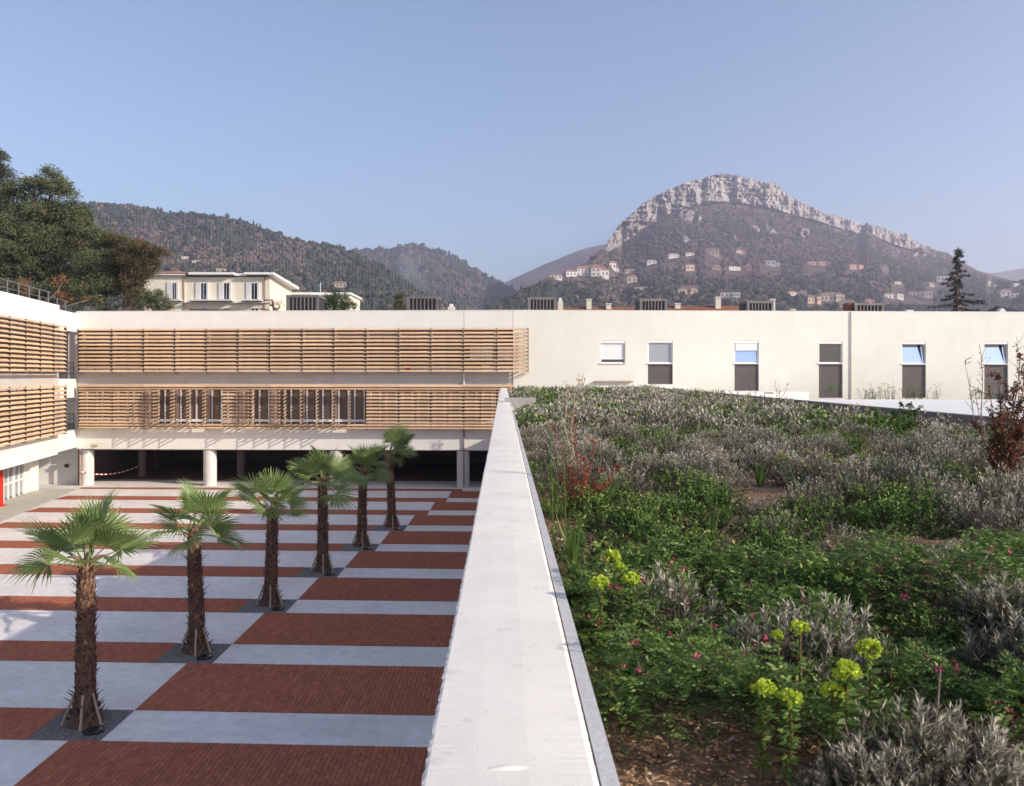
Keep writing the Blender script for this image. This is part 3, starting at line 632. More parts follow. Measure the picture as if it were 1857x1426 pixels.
# ------------------------------------------------------------ houses on the slopes
bvhM = BVHTree.FromPolygons([x.co[:] for x in mt.data.vertices], [p.vertices[:] for p in mt.data.polygons])
bvhL = BVHTree.FromPolygons([x.co[:] for x in lh.data.vertices], [p.vertices[:] for p in lh.data.polygons])
HW = [mat('house_white', (.70, .66, .60), rough=.9), mat('house_cream', (.62, .54, .42), rough=.9), mat('house_ochre', (.55, .42, .30), rough=.9), mat('house_pink', (.52, .30, .25), rough=.9)]
HR = [mat('house_tiles', (.34, .17, .12), rough=.9), mat('house_flat_roof', (.55, .52, .48), rough=.9), mat('house_brown_roof', (.22, .15, .12), rough=.9)]
HG = mat('house_window', (.05, .045, .05), rough=.4)
def house(x0, x1, y0, y1, wall, roof, label, group=None, bv=None, rz=None, cat='house', towers=None, rooft=None):
    bv = bv or bvhM; cx, cy = (x0 + x1) / 2, y1
    d = Vector(((cx - CX) / F, 1, -(cy - HY) / F)).normalized(); h = bv.ray_cast(Vector((0, 0, CH)), d)
    if h[0] is None: print('house miss', x0, y0); return None
    p = h[0]; sc = p.y / F; wd = (x1 - x0) * sc; ht = (y1 - y0) * sc
    e = empty('hillside_house', (p.x, p.y, p.z - .5), rz if rz is not None else random.uniform(-.35, .35), label, cat, group)
    dp = max(7, wd * .55); wh = ht * (.72 if roof != 1 else .9)
    box('wall', HW[wall], e, -wd / 2, wd / 2, 0, dp, -4, wh + .5)
    if roof == 1: box('roof', HR[1], e, -wd / 2 - .4, wd / 2 + .4, -.4, dp + .4, wh + .503, wh + 1.0)
    else:
        ov = .6; z0 = wh + .503; z1 = ht + .9
        a, b, c, dd = (-wd / 2 - ov, -ov, z0), (wd / 2 + ov, -ov, z0), (wd / 2 + ov, dp + ov, z0), (-wd / 2 - ov, dp + ov, z0)
        ri = min(wd, dp) * .35; r1, r2 = (-wd / 2 + ri, dp / 2, z1), (wd / 2 - ri, dp / 2, z1)
        MB().add([a, b, c, dd, r1, r2], [(0, 1, 5, 4), (2, 3, 4, 5)]).add([a, b, c, dd, r1, r2], [(1, 2, 5), (3, 0, 4), ]).add([a, b, c, dd], [(3, 2, 1, 0)]).build('roof', HR[roof], e)
    nw = max(2, int((x1 - x0) / 6)); fl = 2 if (y1 - y0) > 17 else 1
    for f_ in range(fl):
        for i in range(nw):
            x = -wd / 2 + wd * (i + .5) / nw; hh = wh / fl; zz = .5 + f_ * hh + hh * .3
            box('window', HG, e, x - wd / nw * .18, x + wd / nw * .18, -.06, .1, zz, zz + hh * .42)
    for (ta, tb, th) in (towers or []):
        box('wing', HW[wall], e, -wd / 2 + wd * ta, -wd / 2 + wd * tb, -2, dp * .5, -4, ht * th)
        box('wing_roof', HR[0 if roof != 1 else 1], e, -wd / 2 + wd * ta - .3, -wd / 2 + wd * tb + .3, -2.3, dp * .5 + .3, ht * th + .003, ht * th + .8)
        for i in range(3): xx = -wd / 2 + wd * (ta + (tb - ta) * (i + .5) / 3); box('window', HG, e, xx - .5, xx + .5, -2.06, -1.9, ht * th * .5, ht * th * .5 + 1.6)
    return e
def c7(a, b, c, d): return (860 + a / 3.714, 860 + b / 3.714, 300 + c / 3.714, 300 + d / 3.714)
def c8(a, b, c, d): return (1300 + a / 3.334, 1300 + b / 3.334, 300 + c / 3.334, 300 + d / 3.334)
def c6(a, b, c, d): return (240 + a / 3.571, 240 + b / 3.571, 440 + c / 3.571, 440 + d / 3.571)
H = [
 (c7(510, 592, 730, 768), 0, 0, 'low white end wing of the hotel, leftmost on the spur'), (c7(618, 692, 703, 748), 0, 0, 'white hotel wing with a dark window row left of the main block'),
 (c7(690, 790, 676, 745), 0, 0, 'large white hotel block with three rows of windows on the spur'), (c7(788, 852, 668, 748), 0, 0, 'tall white gabled block in the middle of the hillside hotel'),
 (c7(828, 908, 690, 752), 0, 0, 'white hotel wing with loggias right of the gabled block'), (c7(910, 956, 642, 700), 0, 0, 'narrow white tower at the upper right end of the hotel'),
 (c7(930, 972, 684, 704), 0, 0, 'tiny white annex just below the hotel tower'), (c7(1165, 1230, 632, 667), 0, 2, 'white house alone among dark trees right of the hotel tower'),
 (c7(1310, 1380, 590, 625), 0, 0, 'white house highest on the slope below the left cliff'), (c7(1425, 1483, 583, 610), 0, 0, 'small white house just right of the highest white house'),
 (c7(1575, 1645, 570, 610), 1, 0, 'pale cream three storey house on the purple slope below the peak'), (c7(1760, 1820, 567, 592), 1, 0, 'faint cream house high on the purple slope right of centre'),
 (c7(1425, 1486, 668, 712), 2, 1, 'ochre gabled house in brown trees left of the twin houses'), (c7(1570, 1598, 670, 697), 3, 0, 'small pinkish house left of a pair on mid slope'),
 (c7(1603, 1660, 670, 704), 2, 0, 'ochre house right of a pair on mid slope'), (c7(1710, 1800, 675, 708), 0, 0, 'white house with broad red roof on mid slope'),
 (c7(1030, 1096, 738, 790), 1, 0, 'yellow cream villa below the hotel tower'), (c7(1015, 1088, 698, 726), 1, 1, 'cream terrace house between hotel and yellow villa'),
 (c7(1080, 1200, 822, 846), 1, 1, 'long low cream building under the yellow villa'), (c7(1375, 1505, 820, 868), 2, 2, 'wide grey ochre farmhouse in dark trees on the lower slope'),
 (c7(1662, 1790, 855, 893), 0, 1, 'long flat roofed white building on the lower slope behind the red roof'),
 (c8(172, 205, 596, 636), 3, 0, 'narrow pink brown house beside the red roofed white house'), (c8(115, 170, 508, 533), 2, 0, 'faint ochre house near the top of the purple slope'),
 (c8(275, 352, 574, 606), 0, 1, 'bright white modern house with flat roofs above the dark wood'), (c8(352, 380, 588, 608), 0, 1, 'small white box annex right of the modern white house'),
 (c8(550, 655, 583, 603), 3, 1, 'pale ruin like low building on the purple slope'), (c8(795, 897, 596, 630), 3, 0, 'long red brown house with red roof right of the dark wood'),
 (c8(1003, 1028, 612, 628), 0, 1, 'tiny white hut alone on the purple slope'), (c8(1070, 1122, 699, 719), 1, 0, 'small cream house left of the near conifer, upper row'),
 (c8(1282, 1318, 707, 736), 2, 0, 'small ochre house tucked left of the conifer top'), (c8(1335, 1420, 667, 703), 0, 1, 'white flat roofed house immediately left of the conifer stem'),
 (c8(1638, 1660, 690, 737), 1, 0, 'narrow cream tower house right of the conifer'), (c8(1673, 1692, 718, 740), 1, 0, 'tiny cream house beside the narrow tower house'),
 (c8(1795, 1832, 713, 730), 0, 1, 'small white house at the far right edge of the hillside'), (c8(1720, 1776, 748, 790), 0, 0, 'two storey white house low at the right edge'),
 (c8(1776, 1824, 772, 802), 0, 1, 'low white garage wing beside the two storey white house'), (c8(430, 492, 760, 788), 1, 0, 'low cream house left of the gabled one, lower slope'),
 (c8(494, 540, 756, 790), 1, 0, 'gabled cream house on the lower slope'), (c8(630, 770, 768, 824), 1, 0, 'big cream villa with several roofs above the roof box'),
 (c8(545, 636, 785, 836), 2, 2, 'ochre house with sloping wall beside the big cream villa'), (c8(1012, 1132, 770, 808), 0, 0, 'white villa with arches on the lower slope'),
 (c8(1165, 1296, 765, 796), 1, 1, 'long cream terrace house left of the conifer, lower row'), (c8(745, 832, 812, 860), 1, 2, 'cream house with brown roof right above the white wall'),
 (c8(898, 950, 808, 828), 3, 0, 'small pinkish house just above the last roof box')]
for (bxx, wl, rf, lab) in H: house(*bxx, wl, rf, lab, 'houses on the mountain slope', towers=[(.62, .85, .85)] if bxx[1] - bxx[0] > 27 and bxx[2] > 440 else None)
HLf = [(c6(320, 362, 90, 106), 1, 1, 'tiny cream house high on the left wooded hill'), (c6(367, 433, 117, 139), 0, 1, 'pale house with three arches on the left wooded hill'),
 (c6(545, 602, 171, 187), 1, 1, 'low cream house half hidden behind the villa roof'), (c6(590, 640, 143, 156), 3, 0, 'small pinkish house among trees above the villa roof'),
 (c6(1068, 1102, 219, 241), 0, 2, 'small grey white house behind the antenna'), (c6(1290, 1386, 251, 292), 1, 0, 'cream house with balconies right of the villa, on the hill foot'),
 (c6(1412, 1502, 360, 402), 1, 0, 'cream house with pink roof behind the round green shrub')]
for (bxx, wl, rf, lab) in HLf: house(*bxx, wl, rf, lab, 'houses on the left hill', bv=bvhL)

AVO = [h[0] for h in H] + [h[0] for h in HLf]
WOODM = mat('woodland', (.1, .1, .05), tintc=[(0, (.038, .048, .036)), (.45, (.058, .066, .046)), (.6, (.085, .073, .058)), (.75, (.115, .085, .074)), (1, (.15, .108, .095))], rough=.95, spec=.05)
def wood(name, V, T, Yp, XX, n, rmin, rmax, seed, tmin, tmax, decid, ylo=300, yhi=640, dens=None, pw=1.0, rock=None, low=False):
    r = np.random.default_rng(seed); mb = MB(); R_, C_ = T.shape; k = 0; tries = 0
    vs, fs, ts = [], [], []
    vi, fi = (IV1, IF1)
    while k < n and tries < n * 12:
        tries += 1; i = int((tmin + (tmax - tmin) * r.random() ** pw) * (R_ - 1)); j = r.integers(0, C_ - 1)
        y = Yp[i, j]; x = XX[i, j]
        if y > 585 or y < ylo or x > 2000 or x < -150: continue
        if rock is not None and rock[i, j] > .12: continue
        if any(a - 5 < x < b_ + 5 and c < y < d_ + 16 for a, b_, c, d_ in AVO): continue
        p = V[i, j]; nn = fbm(np.array(p[0] / 120 + 40), np.array(p[1] / 200 + 40), 4, seed + 5)
        if dens and r.random() > dens(x, y, nn): continue
        s = r.uniform(rmin, rmax) * (1 if low else 1); dcd = r.random() < decid(x, y, nn)
        tall = r.uniform(.8, 1.3) * (1.8 if (not dcd and r.random() < .06) else 1); wd = 1 if tall < 1.5 else .5
        for b in range(2 if not low else 1):
            off = r.normal(0, .35, 3) * s * (b > 0); sc = s * (1 if b == 0 else .7)
            v = vi * (1 + r.uniform(-.28, .28, (len(vi), 1))) * (sc * wd, sc * wd, sc * tall) + p + off + (0, 0, sc * tall * .55)
            vs.append(v); fs.append(fi + k * len(vi)); ts.append(np.full(len(vi), r.uniform(.62, 1) if dcd else r.uniform(0, .5))); k += 1
    mb.add(np.concatenate(vs), np.concatenate(fs), 0, np.concatenate(ts).astype(np.float32))
    return tag(mb.build(name, WOODM), kind='stuff')
wood('mountain_woodland', mV, mT, mY, mX, 21000, 2.4, 4.8, 3, .02, .60, lambda x, y, n: np.clip(.27 + n * 1.6 + (.30 if 430 < y < 480 else 0) - (.15 if 490 < y < 530 else 0), .05, .95), 330, dens=lambda x, y, n: 1 if y > 470 else .45, pw=.9, rock=mRock)
wood('mountain_scrub', mV, mT, mY, mX, 7000, 1.6, 3.3, 13, .30, .97, lambda x, y, n: .5, 300, dens=lambda x, y, n: np.clip(.6 + n * 2, .1, 1) if y < 470 else 0, rock=mRock, low=True)
wood('hill_woodland', lV, lT, lY, lX, 26000, 2.0, 3.9, 23, .03, .95, lambda x, y, n: np.clip(.2 + n * 1.5 + (.25 if y > 440 and x < 560 else -.25), .03, .97), 300, pw=.9)
wood('middle_woodland', hV, hT, hY, hX, 7000, 5, 9, 33, .03, .95, lambda x, y, n: np.clip(.3 + n, .05, .9), 300, low=True)

# ------------------------------------------------------------ villa behind the courtyard building
VY = 95.0; vs = VY / F
V_ = empty('villa', at(272, 600, VY), 0, 'cream two storey villa with tall shuttered windows and orange hip roof beyond the white building', 'villa')
vx = lambda p: (p - 272) * vs; vz = lambda y: (600 - y) * vs
box('wall', VILLA, V_, vx(262), vx(334), 0, 9, 0, vz(500)); box('wall', VILLA, V_, vx(334), vx(488), .25, 9, 0, vz(502))
ang = MB().add([(vx(488), .25, 0), (vx(500), 7, 0), (vx(500), 7, vz(512)), (vx(488), .25, vz(500))], [(0, 1, 2, 3)]).build('side_wall', VILLA, V_)
box('cornice', FRAME, V_, vx(256), vx(338), -.5, 9.2, vz(500), vz(497)); box('cornice', FRAME, V_, vx(345), vx(426), -.6, 9, vz(499) + .003, vz(495)); box('cornice', FRAME, V_, vx(426.2), vx(445), -.1, 9, vz(500.5), vz(496)); box('cornice', FRAME, V_, vx(445.2), vx(489), -.6, 9, vz(499) + .003, vz(495))
MB().box(0, .7, 0, 7.5, -.28, 0).build('cornice', FRAME, V_, loc=(vx(488.5), -.5, vz(495) - .0), rot=(-R(7.5), 0, -R(8)))
a_ = [(vx(256), -.6, vz(497)), (vx(345), -.6, vz(497)), (vx(345), 9, vz(497)), (vx(256), 9, vz(497)), (vx(300), 4, vz(483))]
MB().add(a_, [(0, 1, 4), (1, 2, 4), (2, 3, 4), (3, 0, 4)]).build('roof', TILE, V_)
box('downpipe', PIPE, V_, vx(333.3), vx(335), -.12, 0, 0, vz(500)); box('downpipe', PIPE, V_, vx(478.6), vx(480), .1, .24, 0, vz(500))
box('low_wing', VILLA, V_, vx(500), vx(612), 7.1, 14, 0, vz(524)); box('cornice', FRAME, V_, vx(498), vx(616), 6.6, 14.2, vz(524) + .003, vz(520)); box('cornice', FRAME, V_, vx(538), vx(573), 6.4, 7, vz(526), vz(523))
MB().tube([(vx(548), 9, vz(520)), (vx(548), 9, vz(497))], .05, 5).build('antenna', GALV, V_); box('antenna', GALV, V_, vx(539), vx(548), 9, 9.04, vz(504), vz(501.5))
def vwin(xa, xb_, ya, yb, fy, sh=True):
    box('recess', FRAME, V_, vx(xa) - .06, vx(xb_) + .06, fy - .05, fy + .1, vz(yb), vz(ya)); 
    w_ = V_.children[-1] if False else None
    f = box('window', GLASS, V_, vx(xa) + .05, vx(xb_) - .05, fy - .08, fy - .055, vz(yb) + .05, vz(ya) - .08)
    box('glazing_bar', FRAME, f, (vx(xa) + vx(xb_)) / 2 - .05, (vx(xa) + vx(xb_)) / 2 + .05, fy - .11, fy - .085, vz(yb) + .1, vz(ya) - .1)
    if sh:
        box('shutter', SHUT, f, vx(xa) - .62, vx(xa) - .05, fy - .12, fy - .055, vz(yb), vz(ya)); box('shutter', SHUT, f, vx(xb_) + .05, vx(xb_) + .3, fy - .35, fy - .055, vz(yb), vz(ya))
for (a, b_, fy) in ((313, 321, 0), (363, 374, .25), (405, 415, .25), (455, 466, .25)): vwin(a, b_, 512, 543, fy)
for (a, b_) in ((365, 375), (405, 415), (455, 468)): vwin(a, b_, 558, 572, .25, False)
for (a, b_) in ((305, 333), (345, 425), (440, 478)): box('balcony', FRAME, V_, vx(a), vx(b_), -.9, .24, vz(546.5), vz(545))
box('string_course', FRAME, V_, vx(262), vx(488), -.06, .24, vz(549.5), vz(548))
# roofs beyond the white wing
def longroof(x0, x1, y0, y1, Y, label, chim=()):
    a = at(x0, y0, Y); b = at(x1, y1, Y); w_ = b[0] - a[0]
    e = empty('tiled_roof_house', (a[0], Y, 0), 0, label, 'house')
    box('wall', VILLA, e, 0, w_, 0, 8, 0, a[2] - 1.6)
    MB().add([(-.4, -.5, a[2] - 1.7), (w_ + .4, -.5, a[2] - 1.7), (w_ + .4, 4, a[2]), (-.4, 4, a[2]), (w_ + .4, 8.5, a[2] - 1.7), (-.4, 8.5, a[2] - 1.7)], [(0, 1, 2, 3), (3, 2, 4, 5)]).build('roof', TILEB, e)
    for (cx, h) in chim:
        X = (cx - x0) * Y / F; box('chimney', VILLA, e, X - .28, X + .28, 3, 3.7, a[2] - 1, a[2] + h); box('chimney_cap', FRAME, e, X - .33, X + .33, 2.9, 3.8, a[2] + h + .003, a[2] + h + .1)
longroof(1012, 1160, 551, 565, 88, 'brown tiled roof house left of the second roof box on the right', ((1073, .7), (1110, .2)))
longroof(1214, 1353, 549, 565, 84, 'long red brown tiled roof between two roof boxes', ((1316, .8), (1240, .1)))
longroof(1415, 1470, 560, 566, 92, 'low brown roof with a tall thin chimney', ((1417, 1.3), (1455, .1)))
for (x0, x1, y0, Y, lb) in ((812, 824, 551, 80, 'white stepped chimney block peeking over the white wall'), (1012, 1021, 540, 76, 'pair of pale chimney stacks beside the roof box'), (1640, 1665, 562, 80, 'low white ridge piece just above the white wall')):
    a = at(x0, y0, Y); b = at(x1, y0, Y); e = empty('chimney_stack', (a[0], Y, 0), 0, lb, 'chimney'); w_ = b[0] - a[0]
    box('stack', VILLA, e, 0, w_, 0, 1, 0, a[2] - .3); box('cap', FRAME, e, w_ * .25, w_ * .75, .2, .8, a[2] - .297, a[2])
for (x0, x1, xr, y0, Y, lb) in ((1765, 1808, 1798, 556, 84, 'dark slate roof with a white gable at the right'), (1826, 1900, 1850, 550, 84, 'dark slate roof cut by the right edge')):
    a = at(x0, 566, Y); b = at(x1, 566, Y); z = at(0, y0, Y)[2]; e = empty('slate_roof_house', (a[0], Y, 0), 0, lb, 'house'); w_ = b[0] - a[0]; k = (xr - x0) * Y / F
    box('wall', VILLA, e, 0, w_, 0, 7, 0, a[2] - .5); MB().add([(-.3, -.3, a[2] - .5), (w_ - .6, -.3, a[2] - .5), (k, 3.5, z), (k * .75, 3.5, z), (-.3, 7.3, a[2] - .5), (w_ - .6, 7.3, a[2] - .5)], [(0, 1, 2, 3), (3, 2, 5, 4)]).build('roof', SLATE, e)
    MB().box(0, .5, -.4, .2, 0, 1.0).build('gable_edge', FRAME, e, loc=(k + .3, .0, a[2] - .4), rot=(0, R(35), 0))

# ------------------------------------------------------------ leaf helpers
def unit(n, rng=RNG):
    v = rng.normal(size=(n, 3)); return v / np.linalg.norm(v, axis=1, keepdims=True)
def leaves(mb, C, Dn, L, W, tint, m=0, rng=RNG):
    """rhombic leaves: base points C, directions Dn"""
    n = len(C); Dn = Dn / np.linalg.norm(Dn, axis=1, keepdims=True); s = np.cross(Dn, unit(n, rng)); s /= np.linalg.norm(s, axis=1, keepdims=True) + 1e-9
    L = np.broadcast_to(np.asarray(L, float).reshape(-1, 1), (n, 1)); W = np.broadcast_to(np.asarray(W, float).reshape(-1, 1), (n, 1))
    V = np.stack([C, C + Dn * L * .5 + s * W * .5, C + Dn * L, C + Dn * L * .5 - s * W * .5], 1).reshape(-1, 3)
    mb.add(V, np.arange(n * 4).reshape(n, 4), m, np.repeat(np.broadcast_to(tint, (n,)), 4).astype(np.float32))
# ------------------------------------------------------------ background trees
def crown_mat(name, ramp): return mat(name, (.1, .1, .05), tintc=ramp, rough=.7, spec=.25, trans=.15)
OAKL = crown_mat('evergreen_oak_leaves', [(0, (.04, .06, .03)), (.5, (.10, .12, .052)), (.85, (.19, .19, .09)), (1, (.20, .16, .09))])
BRNL = crown_mat('browning_leaves', [(0, (.05, .055, .025)), (.5, (.10, .09, .04)), (.85, (.18, .115, .06)), (1, (.26, .12, .06))])
CONL = crown_mat('conifer_needles', [(0, (.03, .045, .028)), (.5, (.07, .085, .045)), (1, (.13, .13, .08))])
DARKC = crown_mat('dark_conifer_needles', [(0, (.012, .018, .014)), (.6, (.028, .036, .026)), (1, (.06, .055, .045))])
ORGL = crown_mat('orange_leaves', [(0, (.22, .09, .04)), (1, (.38, .16, .08))])
SHRL = crown_mat('bright_shrub_leaves', [(0, (.02, .045, .018)), (.6, (.05, .09, .03)), (1, (.10, .14, .05))])
def tree(name, label, blobs, trunk, lm, n_clump, leaf=.13, per=50, clr=.45, cat='tree', group=None, seed=1, limbs=(), hole=.0):
    r = np.random.default_rng(seed); bx_, by_, bz_ = trunk[0]
    e = empty(name, (bx_, by_, bz_), 0, label, cat, group); mb = MB(); o = np.array((bx_, by_, bz_))
    rr = np.array([b[3] for b in blobs]); pr = rr ** 2 / (rr ** 2).sum()
    for c in range(n_clump):
        b = blobs[r.choice(len(blobs), p=pr)]; d = unit(1, r)[0]; d[2] = abs(d[2]) * .9 if r.random() < .7 else d[2]
        rad = b[3] * (r.random() ** .35) * (1 + .25 * r.normal() * .5)
        c0 = np.array(b[:3]) + d * rad * (1, 1, b[4] if len(b) > 4 else .8) - o
        k = clr * r.uniform(.5, 1.3); nn = int(per * r.uniform(.6, 1.3))
        P_ = c0 + unit(nn, r) * (r.random((nn, 1)) ** .5) * k * (1, 1, .8)
        dr = unit(nn, r) + d * .6 + (0, 0, .2); tb = np.clip(.45 + r.normal() * .22, 0, 1)
        leaves(mb, P_, dr, leaf * r.uniform(.7, 1.3, nn), leaf * .55, np.clip(tb + r.normal(0, .14, nn), 0, 1), 0, r)
    mb.build('crown', lm, e)
    tb_ = MB(); tb_.tube([np.array(p) - o for p in trunk], list(np.linspace(trunk_r(trunk), trunk_r(trunk) * .45, len(trunk))), 8)
    for b in blobs:
        a = np.array(trunk[-1]) - o; c0 = np.array(b[:3]) - o; mid = (a + c0) / 2 + r.normal(0, .3, 3)
        tb_.tube([a - (0, 0, r.uniform(0, 1.5)), mid, c0, c0 + unit(1, r)[0] * b[3] * .5], [.14, .1, .06, .03], 6)
    tb_.build('trunk', BARK, e, True); return e
def trunk_r(t): return max(.12, (t[-1][2] - t[0][2]) * .03)
def B_(px, py, Y, rpx, fl=.95): p = at(px, py, Y); return (p[0], p[1], p[2], rpx * Y / F, fl)
def TR(px, Y, ytop): a = at(px, 0, Y); z = at(0, ytop, Y)[2]; return [(a[0], Y, 0), (a[0] + .2, Y, z * .5), (a[0], Y, z)]
tree('evergreen_oak', 'tall dark evergreen oak, the largest tree at the upper left', [B_(95, 350, 72, 32), B_(70, 400, 71, 45), B_(130, 400, 72, 38), B_(30, 360, 73, 35), B_(20, 430, 70, 50), B_(90, 460, 70, 52), B_(140, 450, 71, 38), B_(50, 500, 69, 50), B_(110, 520, 69, 42), B_(0, 500, 69, 45), B_(150, 395, 72, 20, .6), B_(95, 320, 72, 18, .9), B_(110, 350, 71, 26), B_(60, 340, 71, 24), B_(150, 420, 70, 26), B_(60, 545, 68, 34), B_(0, 540, 68, 34), B_(120, 550, 68, 34), B_(160, 480, 69, 28), B_(20, 470, 68, 34), B_(30, 525, 64, 22), B_(80, 535, 63, 24), B_(140, 535, 63, 26), B_(170, 552, 63, 18)], TR(75, 72, 480), OAKL, 2700, .16, 44, .5, seed=3)
tree('evergreen_oak', 'second evergreen oak with olive green crown in front of the villa roof', [B_(200, 450, 66, 34), B_(180, 490, 65, 40), B_(225, 500, 66, 34), B_(190, 530, 65, 38), B_(170, 430, 67, 22, .6), B_(150, 520, 65, 30)], TR(190, 66, 530), OAKL, 1050, .14, 44, .5, seed=4)
tree('browning_oak', 'oak with browning leaves leaning over the orange villa roof', [B_(255, 455, 64, 30, .6), B_(285, 462, 64, 22, .6), B_(240, 480, 64, 26), B_(270, 480, 64, 20, .6), B_(215, 440, 65, 22, .6), B_(236, 520, 64, 24), B_(250, 545, 64, 26), B_(225, 470, 64, 24), B_(262, 500, 64, 22)], TR(228, 64, 540), BRNL, 720, .13, 40, .45, seed=5)
tree('columnar_conifer', 'pointed conifer top at the very left edge above the oaks', [B_(0, 290, 80, 12, 1.6), B_(3, 320, 80, 20, 1.2), B_(2, 350, 80, 26, 1.2), B_(0, 390, 80, 30, 1.1)], TR(0, 80, 420), CONL, 330, .16, 44, .5, seed=6)
tree('round_shrub', 'dark rounded shrub against the villa wall beside the oaks', [B_(285, 545, 60, 24), B_(268, 555, 60, 22), B_(300, 560, 60, 14)], TR(285, 60, 560), OAKL, 150, .10, 50, .35, 'shrub', seed=7)
tree('orange_leaved_tree', 'small tree with orange leaves low behind the railing', [B_(45, 520, 62, 12), B_(110, 515, 62, 14), B_(115, 540, 62, 12), B_(40, 535, 62, 10), B_(160, 545, 62, 9), B_(20, 545, 62, 9)], TR(80, 62, 545), ORGL, 34, .12, 34, .4, seed=8)
tree('leafy_shrub', 'bright green rounded shrub right of the villa behind the first roof box', [B_(605, 545, 62, 22), B_(590, 555, 62, 20), B_(630, 556, 62, 18), B_(612, 562, 62, 30)], TR(610, 62, 560), SHRL, 210, .09, 50, .3, 'shrub', seed=9)
tree('small_cypress', 'small dark cypress just left of the second roof box', [B_(725, 540, 60, 9, 1.2), B_(725, 552, 60, 13, 1.2), B_(726, 566, 60, 14)], TR(725, 60, 560), OAKL, 90, .08, 50, .25, 'shrub', seed=10)
tree('pink_tinged_shrub', 'thin pinkish bare shrub in front of the villa wall', [B_(490, 553, 70, 12), B_(508, 557, 70, 12), B_(470, 560, 70, 8), B_(345, 562, 70, 9), B_(478, 545, 70, 5)], TR(500, 70, 560), crown_mat('pink_leaves', [(0, (.28, .16, .12)), (1, (.42, .28, .22))]), 40, .07, 24, .35, 'shrub', seed=12)
# conifer at right with sparse upswept limbs
P = at(1737, 700, 70); e = empty('sparse_conifer', (P[0], 70, 0), 0, 'dark sparse conifer with a bare pointed top and drooping limbs at the right', 'tree')
tk = MB(); top = at(0, 448, 70)[2]; tk.tube([(0, 0, 0), (.05, 0, top * .5), (-.05, 0, top * .8), (0, 0, top)], [.22, .16, .09, .03], 8)
cr = MB(); rr = np.random.default_rng(6)
for i in range(110):
    z = top - (i / 110) ** 1.3 * 7.8 - .25; u = (top - z) / 7.0
    ln = (.12 + .22 * rr.random() + .3 * (rr.random() < .12)) if u < .28 else (.35 + (u - .1) ** 1.5 * 5.0 * rr.uniform(.45, 1.05))
    if u > .28 and rr.random() < .45: ln *= .3
    a = rr.random() * 6.28; d = np.array((math.cos(a), math.sin(a) * .8, 0)); pts = [np.array((0, 0, z)) + d * ln * t + (0, 0, ln * (-.12 * t - .10 * t * t + .22 * max(0, t - .6))) for t in (0, .3, .6, .85, 1)]
    tk.tube(pts, [.045, .035, .025, .018, .008], 4, cap=False)
    nn = int(22 + ln * 48); t = rr.random(nn); t = t ** .6; base = np.array([np.interp(t, (0, .3, .6, .85, 1), [p[k] for p in pts]) for k in range(3)]).T
    leaves(cr, base + rr.normal(0, .05, (nn, 3)), unit(nn, rr) + d * .8 + (0, 0, -.35), .17, .055, np.clip(rr.normal(.4, .2, nn), 0, 1), 0, rr)
tk.build('trunk', BARK, e, True); cr.build('crown', DARKC, e)
# smoke on the middle hill
sm = bpy.data.materials.new('smoke'); sm.use_nodes = True; n = sm.node_tree.nodes; n.remove(n['Principled BSDF']); pv = n.new('ShaderNodeVolumePrincipled'); pv.inputs['Color'].default_value = (.85, .88, .95, 1)
tcn = n.new('ShaderNodeTexCoord'); nzn = n.new('ShaderNodeTexNoise'); nzn.inputs['Scale'].default_value = .02; nzn.inputs['Detail'].default_value = 2; mrn = n.new('ShaderNodeMapRange'); mrn.inputs[1].default_value = .38; mrn.inputs[2].default_value = .7; mrn.inputs[4].default_value = .011
sm.node_tree.links.new(tcn.outputs['Object'], nzn.inputs[0]); sm.node_tree.links.new(nzn.outputs[0], mrn.inputs[0]); sm.node_tree.links.new(mrn.outputs[0], pv.inputs['Density']); sm.node_tree.links.new(pv.outputs[0], n['Material Output'].inputs['Volume'])
a = Vector(at(775, 540, 1250)); b = Vector(at(740, 455, 1250)); mb = MB()
mb.tube([a, a.lerp(b, .25) + Vector((-4, 0, 0)), a.lerp(b, .5) + Vector((-12, 0, 0)), a.lerp(b, .75) + Vector((-6, 0, 0)), b], [2, 10, 16, 22, 12], 14)
tag(mb.build('smoke', sm), kind='stuff')
# haze
hz = bpy.data.materials.new('haze'); hz.use_nodes = True; n = hz.node_tree.nodes; n.remove(n['Principled BSDF']); pv = n.new('ShaderNodeVolumePrincipled'); pv.inputs['Color'].default_value = (.84, .82, .97, 1); pv.inputs['Density'].default_value = .00024; pv.inputs['Anisotropy'].default_value = .45
hz.node_tree.links.new(pv.outputs[0], n['Material Output'].inputs['Volume'])
tag(MB().box(-9500, 9500, -3500, 9500, -5, 680).build('haze', hz), kind='stuff')
